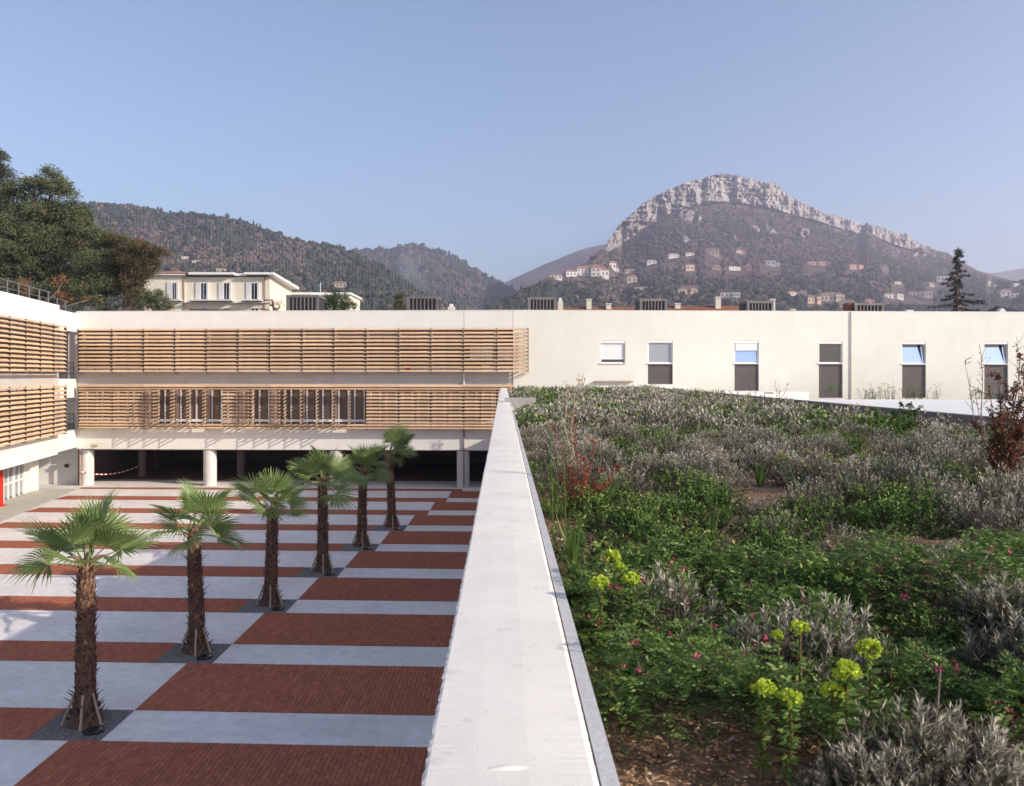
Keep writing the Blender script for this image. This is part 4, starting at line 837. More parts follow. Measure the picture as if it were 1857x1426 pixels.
# ------------------------------------------------------------ palms
def frond_mesh(seed, pet=.55, seg=.82, droop=.3, spread=125, nseg=30, tipd=.5, cup=.35):
    r = np.random.default_rng(seed); mb = MB(); st = [0, .3, .55, .78, 1.0]
    ctr = np.array((pet, 0, 0)); 
    pts = [(0, 0, 0), (pet * .4, 0, .03), (pet * .75, 0, .035), (pet, 0, .02)]; mb.tube(pts, [.022, .015, .012, .01], 5, 0, .62, False)
    for i in range(nseg):
        ph = R(-spread + 2 * spread * (i + .5) / nseg + r.normal(0, 1.2)); u = abs(ph) / R(spread)
        L_ = seg * (1 - .22 * u ** 2) * r.uniform(.92, 1.05); d = np.array((math.cos(ph), math.sin(ph), 0)); s = np.array((-d[1], d[0], 0)); dph = 2 * R(spread) / nseg
        V = []; broken = r.random() < .1; dk = tipd * r.uniform(.5, 1.6)
        for t in st:
            rad = L_ * t; wd = rad * math.tan(dph / 2) if t <= .5 else L_ * .5 * math.tan(dph / 2) * (1 - (t - .5) / .5) ** .8
            wd = max(wd, .0015)
            z = -droop * rad ** 2 + cup * rad * (math.sin(ph) ** 2) * .6 - dk * max(0, t - .55) ** 2 * (1.2 if broken else .7) + .02
            c = ctr + d * rad * (1 - .15 * max(0, t - .5)) + (0, 0, z); V += [c - s * wd, c + (0, 0, wd * .55), c + s * wd]
        f = []
        for k in range(len(st) - 1): b = 3 * k; f += [(b, b + 3, b + 4, b + 1), (b + 1, b + 4, b + 5, b + 2)]
        tt = np.repeat(np.array([.75, .42, .4, .5, .97 if broken else .8]), 3) + r.normal(0, .05); mb.add(V, f, 0, np.clip(tt, 0, 1))
    return mb.mesh('frond', FROND)
FR = [frond_mesh(s, *a) for s, a in enumerate([(.50, .82, .05, 115, 30, .25, .3), (.60, .82, .12, 120, 30, .4, .45), (.56, .78, .35, 110, 27, .8, .5), (.62, .84, .08, 125, 32, .3, .6), (.45, .78, .04, 80, 24, .15, .25)])]
PW = ['with the widest crown, closest to the camera at the lower left', 'second from the camera with an orange lit trunk top', 'third from the camera leaning very slightly left', 'fourth from the camera, its crown against the white band', 'fifth from the camera, crown overlapping the last palm', 'farthest from the camera with wind swept right leaves']
HT = [3.3, 3.12, 2.98, 3.32, 3.15, 3.5]
for k in range(6):
    X0, Y0 = -8.59 + .61 * k, 16.1 + 4.16 * k; r = np.random.default_rng(100 + k); h = HT[k]
    e = empty('fan_palm', (X0, Y0, 0), 0, 'fan palm ' + PW[k], 'palm tree', 'fan palms in a diagonal row'); rs = random.Random(k + 50)
    lean = (rs.uniform(-.12, .12) + (-.04 if k else .02), 0)
    cpt = lambda z: np.array((lean[0] * (z / h) ** 1.5, 0, z)); rad = lambda z: .33 * math.exp(-z / .22) * .45 + .195 - .045 * z / h - (.05 if z > h - .3 else 0)
    t_ = MB(); zs = np.linspace(0, h, 14); t_.tube([cpt(z) for z in zs], [rad(z) for z in zs], 14); t_.build('trunk', TRUNK, e, True)
    sc = MB(); nz = int(h / .045)
    for i in range(nz):
        z = .03 + i * .044
        if z > h - .08: break
        for j in range(8):
            a = j / 8 * 6.283 + i * 1.17 + r.normal(0, .12); d = np.array((math.cos(a), math.sin(a), 0)); s = np.array((-d[1], d[0], 0)); c = cpt(z) + d * rad(z) * .92
            L_ = r.uniform(.07, .15); fl = r.uniform(.10, .5) if r.random() < .85 else r.uniform(.8, 1.6); wd = r.uniform(.03, .05)
            if z < .35: L_ *= 1.2; fl = r.uniform(.6, 1.2)
            tip = c + d * L_ * fl + (0, 0, L_); m_ = c + d * (L_ * fl * .35 + .022) + (0, 0, L_ * .5)
            tn = np.clip(r.normal(.35, .25) + (.35 if z > h - .75 else 0), 0, 1)
            sc.add([c - s * wd, c + s * wd, m_ + s * wd * .6, m_ - s * wd * .6, tip + s * wd * .15, tip - s * wd * .15], [(0, 1, 2, 3), (3, 2, 4, 5)], 0, tn)
    tag(sc.build('leaf_base', SCALE, e), kind='stuff')
    # dry hairs and short dead stalks under the crown
    ds = MB()
    for i in range(16):
        a = r.random() * 6.28; d = np.array((math.cos(a), math.sin(a), 0)); z = h - r.uniform(.02, .35); c = cpt(z) + d * .12
        ds.tube([c, c + d * .12 + (0, 0, .1), c + d * r.uniform(.2, .34) + (0, 0, .12)], [.02, .014, .008], 4, 0, .5, False)
    ds.build('dead_stalk', FRONDD, e)
    nf = [13, 14, 13, 15, 14, 13][k]; dr_ = [78, 90, 74, 96, 92, 86][k]; wind = [0, 0, .1, 0, .15, .6][k]
    for i in range(nf):
        u = i / (nf - 1); el = 80 - dr_ * u ** .9 + r.normal(0, 9); az = i * 137.5 + k * 70 + r.normal(0, 16); az = az - wind * (((az + 180) % 360) - 180)
        me = FR[4] if u < .15 else FR[[0, 3, 1][rs.randrange(3)]] if u < .6 else FR[[1, 2, 3][rs.randrange(3)]]
        q = Matrix.Rotation(R(az), 4, 'Z') @ Matrix.Rotation(-R(el), 4, 'Y') @ Matrix.Rotation(R(rs.uniform(-50, 50)), 4, 'X')
        b = link('frond', me, e); s = rs.uniform(.9, 1.16) * (.95 if u < .2 else 1)
        b.matrix_local = Matrix.Translation(Vector(cpt(h - .02 - .16 * u)) + (Matrix.Rotation(R(az), 4, 'Z') @ Vector((.06, 0, 0)))) @ q @ Matrix.Scale(s, 4)
    for a in (200, 285, 340):
        d = np.array((math.cos(R(a)), math.sin(R(a)), 0)); MB().tube([d * .42, d * .19 + (0, 0, .62)], [.028, .024], 6).build('stake', STAKE, e)

# ------------------------------------------------------------ roof garden planting
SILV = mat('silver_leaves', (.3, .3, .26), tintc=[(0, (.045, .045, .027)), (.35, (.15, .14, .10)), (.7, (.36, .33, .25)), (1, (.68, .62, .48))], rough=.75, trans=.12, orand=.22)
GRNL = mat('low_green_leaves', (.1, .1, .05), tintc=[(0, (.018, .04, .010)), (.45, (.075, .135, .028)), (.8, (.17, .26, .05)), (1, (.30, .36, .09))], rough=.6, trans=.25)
VETL = mat('vetch_leaves', (.1, .1, .05), tintc=[(0, (.018, .04, .012)), (.4, (.08, .14, .03)), (.75, (.19, .29, .065)), (1, (.33, .40, .14))], rough=.55, trans=.25)
PINK = mat('pink_petals', (.5, .05, .12), tintc=[(0, (.22, .02, .09)), (.6, (.48, .05, .12)), (1, (.66, .24, .24))], rough=.5, trans=.2)
YELF = mat('yellow_petals', (.75, .55, .03), rough=.5, trans=.2)
LIME = mat('lime_bracts', (.4, .5, .05), tintc=[(0, (.28, .42, .03)), (1, (.62, .70, .08))], rough=.5, trans=.25)
REDS = mat('red_stems', (.4, .1, .05), tintc=[(0, (.07, .03, .018)), (.5, (.22, .055, .03)), (1, (.40, .11, .06))], rough=.6, trans=.1)
EUST = mat('spurge_stem', (.10, .10, .035), (.20, .07, .03), 30, .6)
BLUG = mat('bluish_leaves', (.05, .10, .07), (.08, .14, .10), 8, .5, trans=.2)
GRAS = mat('grass_blades', (.1, .2, .05), tintc=[(0, (.05, .11, .02)), (.7, (.13, .23, .05)), (1, (.38, .34, .14))], rough=.45, trans=.3)
STRW = mat('straw', (.42, .31, .18), (.52, .40, .25), 8, .8)
TWIG = mat('grey_twigs', (.20, .15, .12), (.30, .24, .20), 9, .85)
PUFF = mat('seed_fluff', (.70, .68, .64), rough=.9, trans=.4)
def shrub(seed, shoots, lv, ht=.26, sp=.19, L=(.018, .032), W=.0055, kind='silver'):
    r = np.random.default_rng(seed); mb = MB()
    for i in range(shoots):
        a = r.random() * 6.283; q = r.random() ** .5; bs = np.array((math.cos(a), math.sin(a), 0)) * sp * q * .55; out = np.array((math.cos(a), math.sin(a), 0))
        H_ = ht * (1 - .78 * q ** 2.4) * r.uniform(.75, 1.12); tip = bs + out * sp * q * .75 + (r.normal(0, .02), r.normal(0, .02), H_); mid = (bs + tip) / 2 + out * .01 + (0, 0, -.01)
        if shoots > 40 and i % 3 == 0: mb.tube([bs, mid, tip], [.0035, .003, .0015], 3, 0, .25, False)
        n = lv; t = (r.uniform(.2, 1, n) ** .7)[:, None]; P_ = bs * (1 - t) ** 2 + 2 * mid * t * (1 - t) + tip * t ** 2
        d = unit(n, r) * .8 + (0, 0, 1.0) + out * .35
        if kind == 'green': d = unit(n, r) + (0, 0, .5)
        tn = np.clip(.05 + .72 * t[:, 0] ** 2 * (P_[:, 2] / ht + .25) + r.normal(0, .13, n), 0, 1)  # pale tips; dark lower leaves put the shade of the gaps into the tint
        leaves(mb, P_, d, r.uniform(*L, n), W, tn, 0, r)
    return mb
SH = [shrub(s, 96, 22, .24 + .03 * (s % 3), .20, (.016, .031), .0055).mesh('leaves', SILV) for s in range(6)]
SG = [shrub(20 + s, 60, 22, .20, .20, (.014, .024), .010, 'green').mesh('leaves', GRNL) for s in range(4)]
DRY = [shrub(30 + s, 46, 14, .18, .17, (.02, .04), .005).mesh('leaves', mat('dry_brown_leaves', (.3, .2, .1), tintc=[(0, (.10, .05, .03)), (.6, (.30, .17, .10)), (1, (.45, .30, .19))], rough=.85)) for s in range(2)]
FS = [shrub(40 + s, 22, 7, .24, .19, (.045, .07), .016) for s in range(5)]; FG = [shrub(50 + s, 20, 7, .19, .19, (.04, .055), .03, 'green') for s in range(3)]
green_patch = [(1140, 820, 55), (1200, 800, 30), (1000, 712, 30), (950, 705, 20), (1090, 715, 25), (1240, 700, 25), (1490, 745, 40), (1600, 780, 60), (1420, 780, 25), (1450, 960, 110), (1600, 1000, 120), (1330, 985, 90), (1700, 990, 60), (1290, 1000, 80), (1000, 890, 40), (980, 850, 35), (1020, 960, 40), (1380, 860, 40), (1660, 900, 30), (1560, 900, 60)]
soil_patch = [(1190, 865, 40), (1340, 878, 40), (1740, 1010, 90), (1800, 960, 60), (1000, 950, 30), (1040, 905, 26), (1500, 1030, 30), (1160, 850, 25)]
far = MB(); farg = MB(); near = []
r = np.random.default_rng(77); Yc = 3.05
while Yc < 45.2:
    stp = .37 if Yc < 14 else .40 if Yc < 25 else .48
    x = .30
    while x < min(7.85, .70 * Yc + .5):
        X, Y = x + r.normal(0, .12), Yc + r.normal(0, .12); x += stp
        if X < .27 or X > 7.85 or (21.7 < Y < 22.6 and X < .8): continue
        px = CX + X / Y * F; py = HY + (CH - SO - .15) / Y * F
        if px > 1900: continue
        gp = max([1 - math.hypot(px - a, (py - b) * 1.4) / c for a, b, c in green_patch] + [-1]); sp_ = max([1 - math.hypot(px - a, (py - b) * 1.6) / c for a, b, c in soil_patch] + [-1])
        nn = fbm(np.array(X * .9 + 30), np.array(Y * .7 + 30), 3, 8)
        if sp_ > .1 or (nn < -.42): continue
        g = r.random() < max(0, min(.85, gp * 2.2)) or (nn > .13); s = r.uniform(.7, 1.35) * (1.0 if Y < 14 else stp / .3)
        if Y < 12.2 and len(near) < 395: near.append((X, Y, g, s, r.random()))
        else:
            src = (FG if g else FS)[r.integers(0, 3 if g else 5)]; (farg if g else far)
            tgt = farg if g else far; a = r.random() * 6.28; ca, sa = math.cos(a), math.sin(a); v = np.concatenate(src.v); v = np.stack([v[:, 0] * ca - v[:, 1] * sa, v[:, 0] * sa + v[:, 1] * ca, v[:, 2]], 1) * s + (X, Y, SO - .03)
            tgt.add(v, np.arange(len(v)).reshape(-1, 4), 0, np.concatenate(src.t) * r.uniform(.8, 1.15))
    Yc += stp * .95
tag(far.build('silver_ground_cover', SILV), kind='stuff'); tag(farg.build('green_ground_cover', GRNL), kind='stuff')
print('near shrubs', len(near), 'far', far.n // 4)
ns = ng = 0; extra = MB(); 
for (X, Y, g, s, q) in sorted(near, key=lambda a: a[1]):
    dry = (not g) and q > .93
    me = DRY[int(q * 1000) % 2] if dry else SG[int(q * 4)] if g else SH[int(min(q / .93, .999) * 6)]
    if g: lab, cat, grp, nm = 'low dark green shrub among the silvery plants of the roof garden', 'shrub', 'low green shrubs in the roof garden', 'green_shrub'
    elif dry: lab, cat, grp, nm = 'small dried rust brown tuft scattered among the silver shrubs', 'shrub', 'dried tufts among the silver shrubs', 'dry_shrub'
    else: lab, cat, grp, nm = 'low silver grey tufted shrub in the dense cover of the roof garden', 'shrub', 'silver shrubs in the roof garden', 'silver_shrub'
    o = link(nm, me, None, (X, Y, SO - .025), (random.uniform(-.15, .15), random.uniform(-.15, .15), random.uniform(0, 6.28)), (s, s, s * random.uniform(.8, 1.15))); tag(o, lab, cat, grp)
# specific silver and dry tufts
def put(me, nm, px, py, Y, s, lab, cat='shrub', grp=None, tilt=(0, 0)):
    X = (px - CX) * Y / F; o = link(nm, me, None, (X, Y, SO - .02), (tilt[0], tilt[1], random.random() * 6), (s, s, s)); tag(o, lab, cat, grp); return o
SHB = [shrub(90 + s, 105, 44, .24, .17, (.018, .034), .0042).mesh('leaves', SILV) for s in range(3)]
TL = ['pale lavender tuft second from the left in the front group', 'tallest pale lavender tuft in the middle of the front group', 'pale lavender tuft rightmost in the front group', 'pale lavender tuft lowest in the front group, cut by the bottom edge', 'small pale lavender tuft leftmost in the front group', 'pale lavender tuft at the right edge beside bare mulch', 'large pale lavender tuft at the right edge below the bare mulch', 'pale lavender tuft in the vetch right behind the lone lime spurge head', 'pale lavender tuft in the vetch right of the lone lime spurge head', 'pale lavender tuft in the vetch right of the largest spurge head by the parapet']
for i, (px, Y, s) in enumerate(((1590, 1.76, .8), (1660, 1.9, 1.0), (1760, 1.85, .85), (1620, 1.62, .7), (1525, 1.88, .5), (1830, 2.9, 1.15), (1860, 2.5, 1.1), (1430, 2.5, 1.15), (1500, 2.62, 1.1), (1210, 2.95, 1.2))):
    put(SHB[i % 3], 'silver_shrub', px, 0, Y, s, TL[i], 'shrub', 'lavender tufts at the front' if i < 5 else 'lavender tufts within the vetch', (random.uniform(-.2, .2), random.uniform(-.2, .2)))
put(DRY[0], 'dry_tuft', 1740, 0, 3.55, 1.0, 'dried reddish brown tuft on bare mulch at the right'); put(DRY[1], 'dry_tuft', 1820, 0, 3.35, .9, 'dried straw brown tuft nearest the right edge'); put(DRY[1], 'dry_tuft', 1235, 0, 11.8, .9, 'small rusty tuft among silver shrubs in mid garden')
# vetch mass
def vetch(n, xa, xb, ya, yb, seed, leaf=.062, hb=.30):
    r = np.random.default_rng(seed); X = r.uniform(xa, xb, n); Y = r.uniform(ya, yb, n)
    hgt = np.clip(.15 + 1.5 * hb * fbm(X * 3.2 + 11, Y * 3.2 + 11, 3, 61), .03, .29)
    edge = np.clip(np.minimum.reduce([(X - xa) / .10 + .45, (Y - ya) / .07 + .4 + fbm(X * 3 + 3, Y * 3 + 3, 2, 5) * .5, (yb - Y) / .25 + .5]), .1, 1); hgt = hgt * edge
    keep = (fbm(X * 1.7 + 4, Y * 1.7 + 4, 2, 66) > -.30) & (edge > .22)
    Z = SO + hgt * (1 - .75 * r.random(n) ** 2.2); P_ = np.stack([X, Y, Z], 1)[keep]; n = len(P_); hf = ((Z - SO) / hgt)[keep]
    az = r.random(n) * 6.283; el = r.uniform(-.2, .95, n); D = np.stack([np.cos(az) * np.cos(el), np.sin(az) * np.cos(el), np.sin(el)], 1); s = np.cross(D, (0, 0, 1)); s /= np.linalg.norm(s, axis=1, keepdims=True) + 1e-6
    mb = MB(); L_ = leaf * r.uniform(.6, 1.2, n); tb = np.clip(-.02 + .62 * hf ** 1.5 + r.normal(0, .16, n), 0, 1); m = 7  # tint carries painted light: lit green on top, shaded gaps lower in the mat
    for j in range(m):
        t = (j + .6) / m
        for sd in (-1, 1):
            base = P_ + D * (L_ * t)[:, None] + (0, 0, 1) * ((-t * t * .25) * L_)[:, None]
            leaves(mb, base, s * sd + D * .55 + r.normal(0, .12, (n, 3)), L_ * .24 * (1.15 - .5 * abs(t - .45)), L_ * .085, np.clip(tb + r.normal(0, .05, n), 0, 1), 0, r)
    leaves(mb, P_, D, L_, .0018, .4, 0, r)
    nb = n // 3; idx = r.integers(0, n, nb); leaves(mb, P_[idx], unit(nb, r) + (0, 0, .4), r.uniform(.012, .024, nb), r.uniform(.008, .013, nb), np.clip(.2 + .6 * hf[idx] + r.normal(0, .1, nb), 0, 1), 0, r)
    o = mb.build('vetch_cover', VETL); tag(o, kind='stuff'); return P_, hf
vp, vh = vetch(12000, .24, 2.75, 2.0, 3.75, 71, .075)
# pink and small yellow flowers on it
r = np.random.default_rng(9); top_ = vp[(vh > .86)]; pf = MB(); yf = MB()
for i in range(420):
    c = top_[r.integers(0, len(top_))] + (0, 0, .02)
    if not (.25 < c[0] < 2.3) or c[1] > 3.2: continue
    n = r.integers(4, 9); leaves(pf, c + r.normal(0, .005, (n, 3)), unit(n, r) + (0, 0, .6), r.uniform(.010, .017, n), r.uniform(.006, .010, n), r.uniform(0, 1) * .6 + r.uniform(0, .4, n), 0, r)
for i in range(45):
    c = top_[r.integers(0, len(top_))] + (0, 0, .015); leaves(yf, np.repeat(c[None], 5, 0), unit(5, r) * (1, 1, .3), .006, .005, .5, 0, r)
tag(pf.build('pink_flowers', PINK), kind='stuff'); tag(yf.build('small_yellow_flowers', YELF), kind='stuff')
# mulch chips and stones
mu = MB(); r = np.random.default_rng(15)
def chips(n, xa, xb, ya, yb, smin, smax):
    for i in range(n):
        s = r.uniform(smin, smax) * (1 + (r.random() < .06)); p = (r.uniform(xa, xb), r.uniform(ya, yb), SO - .018 + r.uniform(0, .012))
        v = IV0 * (1 + r.uniform(-.3, .3, (len(IV0), 1))) * (s, s * r.uniform(.4, .9), s * r.uniform(.25, .6)); a = r.random() * 6.28; ca, sa = math.cos(a), math.sin(a)
        mu.add(np.stack([v[:, 0] * ca - v[:, 1] * sa, v[:, 0] * sa + v[:, 1] * ca, v[:, 2]], 1) + p, IF0, 0, np.clip(r.beta(1.6, 2.2), 0, 1))
IV0 = np.array([(1, 0, 0), (0, 1, 0), (-1, 0, 0), (0, -1, 0), (0, 0, 1), (0, 0, -1)], float); IF0 = [(0, 1, 4), (1, 2, 4), (2, 3, 4), (3, 0, 4), (1, 0, 5), (2, 1, 5), (3, 2, 5), (0, 3, 5)]
chips(5200, .22, 2.1, 1.5, 2.75, .004, .011); chips(3600, 1.3, 3.2, 2.6, 4.4, .005, .013); chips(2500, .22, 1.2, 3.2, 6.5, .006, .014)
chips(1500, 1.0, 3.0, 4.8, 8.5, .008, .016)
tag(mu.build('stone_and_bark_chips', MULCH), kind='stuff')
lt = MB(); n = 5200; X = np.concatenate([r.uniform(1.5, 3.3, 2600), r.uniform(.22, 2.3, 1400), r.uniform(.22, 1.5, 1200)]); Yl = np.concatenate([r.uniform(2.7, 4.8, 2600), r.uniform(1.6, 2.5, 1400), r.uniform(3.2, 6.5, 1200)])
leaves(lt, np.stack([X, Yl, SO - .012 + r.uniform(0, .02, n)], 1), unit(n, r) * (1, 1, .25), r.uniform(.012, .04, n), .005, r.uniform(.3, 1, n), 0, r)
tag(lt.build('dry_leaf_litter', MULCH), kind='stuff')
# grass-like clumps
def blades(n, ht, spread, wd, seed, m=GRAS, tb=(.2, .8), curl=.5):
    r = np.random.default_rng(seed); mb = MB()
    for i in range(n):
        a = r.random() * 6.283; d = np.array((math.cos(a), math.sin(a), 0)); s = np.array((-d[1], d[0], 0)); L_ = ht * r.uniform(.5, 1.05); sp = spread * r.uniform(.2, 1); b = d * r.uniform(0, .025); V = []
        for t in (0, .25, .5, .75, 1): c = b + d * sp * t ** 1.6 + (0, 0, L_ * (t - curl * r.uniform(.2, .8) * t ** 3 * sp / max(.01, spread))); w_ = wd * (1 - t ** 2) * .5 + .0004; V += [c - s * w_, c + s * w_]
        tt = r.uniform(*tb); mb.add(V, [(2 * k, 2 * k + 1, 2 * k + 3, 2 * k + 2) for k in range(4)], 0, np.clip(np.repeat([tt - .1, tt, tt, tt, tt + .15], 2), 0, 1))
    return mb, m
def clump(px, pyb, n, ht, spread, wd, seed, label, name='grass_clump', cat='grass clump', tb=(.2, .8), curl=.5, Y=None, group=None):
    Y = Y or (CH - SO) * F / (pyb - HY); X = (px - CX) * Y / F; mb, m = blades(n, ht, spread, wd, seed, GRAS, tb, curl); o = mb.build(name, m, loc=(X, Y, SO - .01)); return tag(o, label, cat, group)
clump(1040, 1040, 20, .34, .14, .016, 1, 'tall clump of broad fresh green blades leaning over the parapet edge')
clump(1052, 1065, 12, .22, .12, .013, 2, 'shorter green blade clump behind the lime green flowers'); clump(1110, 1080, 14, .26, .16, .009, 3, 'loose thin green grass beside the parapet plants')
clump(1290, 985, 9, .38, .07, .013, 4, 'two tall thin green shoots standing above the silver shrubs', 'tall_shoots', 'plant')
clump(1285, 905, 14, .26, .10, .030, 5, 'clump of broad upright bright green leaves left of the yellow flowers', 'strap_leaf_plant', 'plant', curl=.1); clump(1378, 880, 13, .24, .10, .030, 6, 'second clump of broad upright green leaves nearer the yellow flowers', 'strap_leaf_plant', 'plant', curl=.1)
clump(1540, 900, 46, .24, .34, .014, 7, 'wide sprawling strap leaf plant with reddish centre right of the yellow flowers', 'strap_leaf_plant', 'plant', (.2, .95)); clump(1680, 885, 30, .26, .3, .010, 8, 'sprawling grassy clump with straw blades left of the red bush')
clump(1758, 860, 12, .42, .06, .014, 9, 'upright narrow green grass left of the red bush'); clump(1020, 885, 16, .34, .14, .005, 10, 'thin straw coloured grass beside the red stemmed dock', tb=(.85, 1))
clump(1450, 900, 26, .20, .16, .008, 11, 'grassy leaves under the small yellow flowers')
# yellow flowers
Y = 1 * F / (890 - HY) + .3; e = empty('yellow_flower_plant', ((1466 - CX) * Y / F, Y, SO), 0, 'low plant with a row of small bright yellow flower heads in mid garden', 'flowering plant'); r = np.random.default_rng(4)
st = MB()
for i in range(26):
    x = r.uniform(-.26, .26); z = .24 + r.uniform(-.07, .07); y = r.uniform(-.12, .12); st.tube([(x * .6, y * .6, 0), (x, y, z)], [.003, .0025], 4, 0, .3, False); f_ = MB(); c = np.array((x, y, z)); nn = 12
    leaves(f_, np.repeat(c[None], nn, 0), unit(nn, r) * (1, 1, .4) + (0, 0, .3), .016, .008, .5, 0, r); f_.build('flower_head', YELF, e)
st.build('stem', GRAS, e)
# euphorbias
def euph(px, py, drop, s, lab, n=1, seed=0, ex=()):
    drop -= .015; Y = drop * F / (py - HY); z = CH - drop; X = (px - CX) * Y / F; r = np.random.default_rng(seed + 300)
    e = empty('spurge', (X, Y + .02, SO), 0, lab, 'flowering plant', 'lime green spurges'); h = z - SO; st = MB(); st.tube([(0, 0, 0), (.01, 0, h * .5), (0, -.02, h)], [.005, .004, .003], 5, 0, .6, False); st.build('stem', EUST, e)
    l_ = MB(); m = 110; t = r.uniform(.1, .98, m); leaves(l_, np.stack([0 * t, -.02 * t, h * t], 1), unit(m, r) * (1, 1, .3) + (0, 0, .1), .03 * s, .011 * s, r.uniform(.3, .8, m), 0, r); l_.build('leaves', VETL, e)
    hd = MB(); m = 34; u = unit(m, r); u[:, 2] = np.abs(u[:, 2]) * .9 - .1; C_ = u * .026 * s * r.uniform(.75, 1.05, (m, 1)) + (0, -.02, h - .005)
    for j in range(7): leaves(hd, C_, u * .55 + unit(m, r) * .8, .011 * s, .010 * s, np.clip(.5 + .5 * u[:, 2] + r.normal(0, .2, m), 0, 1), 0, r)
    hd.build('flower_head', LIME, e)
E = [(1108, 1012, .70, 1.3, 'largest lime green spurge head left, beside the parapet'), (1088, 1057, .71, 1.1, 'lime green spurge head just below the largest left one'), (1145, 1050, .72, 1.05, 'lime green spurge head right of the pair near the parapet'), (1125, 1028, .70, .8, 'small lime bracts between the left spurge heads'),
     (1450, 1138, .70, .85, 'lime spurge head alone among lavender tufts'), (1410, 1150, .71, .6, 'tiny lime spurge head left of the lone one'), (1578, 1178, .72, 1.15, 'uppermost spurge head of the right hand group'), (1535, 1218, .73, 1.15, 'large spurge head in the middle of the right hand group'),
     (1511, 1253, .78, 1.0, 'spurge head lowest right of the group, under the large one'), (1385, 1247, .78, 1.0, 'leftmost spurge head of the bottom group'), (1433, 1268, .79, 1.0, 'lowest spurge head of the bottom group')]
for i, (px, py, dr, s, lb) in enumerate(E): euph(px, py, dr, s, lb, seed=i)
# branching weeds
def weed(name, px, pyb, label, stems, mats_, seed, br=6, dens=30, lf=(.012, .02), Y=None, cat='plant', blob=0, tl=(.2, 1), thick=.004, z0=SO, ):
    """stems: list of (dx_px, y_top_px) relative tips"""
    Y = Y or (CH - SO) * F / (pyb - HY); X = (px - CX) * Y / F; r = np.random.default_rng(seed); e = empty(name, (X, Y, z0), 0, label, cat); lv = MB(); first = True
    for (tx, ty) in stems:
        tip = np.array(((tx - px) * Y / F, r.normal(0, .05), CH - (ty - HY) * Y / F - z0)); mid = tip * .5 + (r.normal(0, .02) , r.normal(0, .02), 0); pts = [np.array((0., 0, 0)), tip * .25 + r.normal(0, .01, 3), mid, tip * .78 + r.normal(0, .01, 3), tip]; Ls = np.linalg.norm(tip)
        s_ = MB(); s_.tube(pts, [thick, thick * .85, thick * .7, thick * .5, thick * .3], 5, 0, .55, False)
        for b in range(br):
            t = r.uniform(.3, 1); p = np.array([np.interp(t, (0, .25, .5, .78, 1), [q[k] for q in pts]) for k in range(3)]); d = unit(1, r)[0] * (1, .7, .5) + (0, 0, .6); ln = Ls * r.uniform(.06, .24) * (1.2 - t * .6); q = p + d * ln
            s_.tube([p, p + d * ln * .5 + r.normal(0, .004, 3), q], [thick * .45, thick * .35, thick * .25], 4, 0, .6, False)
            m = max(3, int(dens / 6)); tt = r.random((m, 1)); leaves(lv, p + (q - p) * tt + r.normal(0, .004, (m, 3)), unit(m, r), r.uniform(*lf, m), lf[0] * .6, r.uniform(*tl, m), 0, r)
        m = dens; t = r.uniform(.15, 1, m); P_ = np.array([np.interp(t, (0, .25, .5, .78, 1), [q[k] for q in pts]) for k in range(3)]).T
        leaves(lv, P_ + r.normal(0, .006, (m, 3)), unit(m, r), r.uniform(*lf, m), lf[0] * .5, r.uniform(*tl, m), 0, r); s_.build('stem', mats_[0], e)
    if blob: 
        m = int(blob * 900); u = unit(m, r) * (r.random((m, 1)) ** .4) * (blob, blob * .8, blob * .8) + (0, 0, blob * .8); leaves(lv, u, unit(m, r), r.uniform(*lf, m), lf[0] * .7, r.uniform(*tl, m), 0, r)
    lv.build('leaves', mats_[1], e); return e
weed('red_dock', 1052, 925, 'red stemmed dock with rusty leaves near the parapet', [(1000, 765), (1040, 752), (1030, 850), (1076, 800), (1095, 850), (1112, 870), (1060, 830), (1015, 860), (1082, 880), (1120, 845)], [REDS, REDS], 1, 12, 46, (.014, .034), tl=(.2, 1), thick=.0045, blob=.15)
weed('red_seedling', 1024, 925, 'small bent red stem leaning at the parapet foot', [(1016, 900), (1036, 915), (1030, 905)], [REDS, REDS], 2, 4, 18, (.015, .03), tl=(.4, 1))
weed('pale_stalk', 1038, 860, 'pair of tall straw stalks rising behind the red dock', [(1030, 690), (1042, 700)], [STRW, STRW], 3, 3, 8, (.02, .03), thick=.006)
weed('red_bush', 1825, 905, 'large bush of dark red and green leaves at the right edge', [(1790, 700), (1815, 680), (1840, 690), (1857, 660), (1800, 740), (1775, 770), (1830, 740), (1870, 700), (1845, 640), (1880, 720), (1812, 790), (1795, 800), (1850, 760)], [REDS, mat('dark_red_leaves', (.2, .1, .05), tintc=[(0, (.035, .05, .02)), (.4, (.09, .075, .03)), (.6, (.14, .05, .03)), (.85, (.32, .07, .04)), (1, (.42, .28, .16))], rough=.6, trans=.15)], 4, 12, 110, (.02, .042), tl=(0, .9), thick=.007, blob=.36)
weed('spindly_stem', 1792, 870, 'tall leggy stems with dry seed heads left of the red bush', [(1745, 655), (1783, 632), (1760, 700)], [TWIG, mat('dry_seed_heads', (.16, .07, .05), (.26, .12, .08), 8, .8)], 5, 11, 14, (.014, .026), thick=.006)
weed('spindly_stem', 1850, 860, 'thin stem with sparse seed heads cut by the right edge', [(1850, 610), (1857, 640)], [TWIG, mat('dark_seed_heads', (.12, .06, .05), rough=.8)], 6, 8, 8, (.014, .024), thick=.005)
weed('dry_flower_stalk', 1412, 735, 'small dry stalk with brown seeds against the wall under the third window', [(1405, 690), (1412, 696), (1430, 693)], [TWIG, TWIG], 7, 6, 14, (.03, .05), thick=.01)
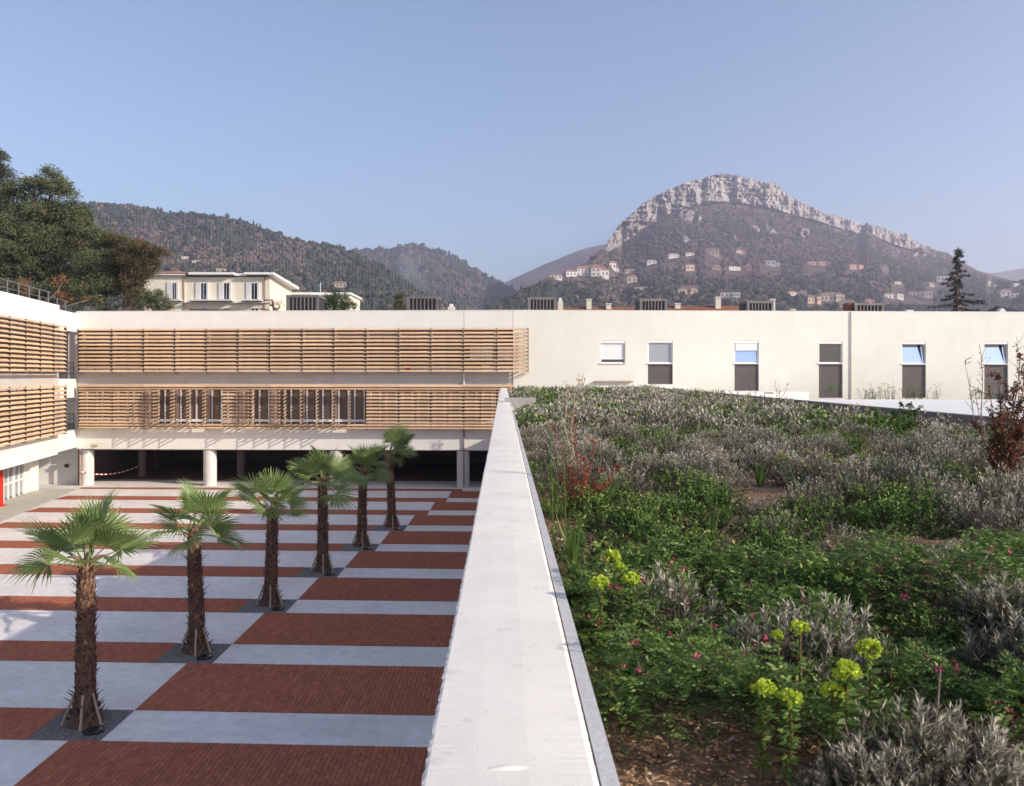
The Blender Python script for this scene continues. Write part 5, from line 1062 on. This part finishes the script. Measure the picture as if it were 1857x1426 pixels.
weed('dry_flower_stalk', 1054, 712, 'small feathery pink brown stalk at the far end of the bed', [(1050, 678), (1058, 676), (1062, 684), (1045, 686)], [TWIG, STRW], 8, 8, 30, (.05, .08), thick=.012)
weed('green_weed', 1640, 790, 'leafy green weed climbing over the plank edging', [(1630, 728), (1645, 733), (1655, 745), (1620, 745), (1665, 735)], [GRAS, GRNL], 9, 8, 50, (.04, .06), thick=.006, tl=(.1, .7), Y=11.9)
# dandelion clocks
for i, (px, py, lb) in enumerate(((1021, 764, 'white dandelion clock nearest the red stems'), (998, 764, 'white dandelion clock left of the red stems'))):
    Yd = 4.3; P = at(px, py, Yd); e = empty('dandelion_clock', (P[0], Yd, SO), 0, lb, 'flower'); h = P[2] - SO; MB().tube([(0.02, 0, 0), (0, 0, h)], [.003, .002], 4).build('stem', GRAS, e); m = MB(); leaves(m, np.repeat(np.array([[0, 0, h]]), 70, 0), unit(70), .013, .003, .5); m.build('seed_head', PUFF, e)
# weeds and grass on the far terrace below the windows
for i, (px, w_, h_, lb) in enumerate(((1600, .9, .95, 'straw coloured tall grass by the wall right of the downpipe'), (1655, .7, .8, 'dark green weeds in front of the fifth window panel'), (1575, .5, .6, 'short green and straw tuft beside the wall downpipe'), (1510, .5, .4, 'low weed in front of the fourth window panel'), (1693, .3, .9, 'thin straw grass right of the fifth window'), (1775, .6, .5, 'low dry weeds below the last window'))):
    Yw = 48.2; r = np.random.default_rng(i); mb = MB(); X = (px - CX) * Yw / F
    for j in range(int(50 * w_)):
        b = np.array((r.uniform(-w_, w_), r.uniform(-.4, .3), 0)); t_ = b + (r.normal(0, .12), 0, h_ * r.uniform(.3, 1)); mb.tube([b, (b + t_) / 2 + (r.normal(0, .03), 0, 0), t_], [.012, .009, .005], 3, 0, .9 if i in (0, 4, 5) else .3, False)
        leaves(mb, t_ + r.normal(0, .03, (5, 3)), unit(5, r) + (0, 0, 1), .1, .03, .9 if i in (0, 4, 5) else .4, 0, r)
    tag(mb.build('wall_weeds', GRAS, loc=(X, Yw, 5.95 if px < 1530 else 5.53)), lb, 'weeds')
# a few fallen twigs
for i, (pts, lb) in enumerate(((((1430, 1300), (1510, 1350)), 'thin pale dead twig lying in front of the bottom flower heads'), (((1690, 1345), (1705, 1215)), 'upright dry twig standing beside the front lavender'), (((1330, 1340), (1320, 1345)), 'broken twig end on the mulch'), (((1760, 915), (1800, 900)), 'pale dead stick lying near the red bush'))):
    (xa, ya), (xb_, yb_) = pts; Ya = .93 * F / (ya - HY); Yb = (.93 if i != 1 else .70) * F / ((yb_ if i != 1 else ya - 130) - HY) if i != 1 else Ya
    a = Vector(at(xa, ya, Ya)); b = Vector(at(xb_, yb_, Yb)); tag(MB().tube([a, a.lerp(b, .5) + Vector((.004, 0, .006)), b], [.004, .003, .002], 5).build('twig', TWIG), lb, 'twig')
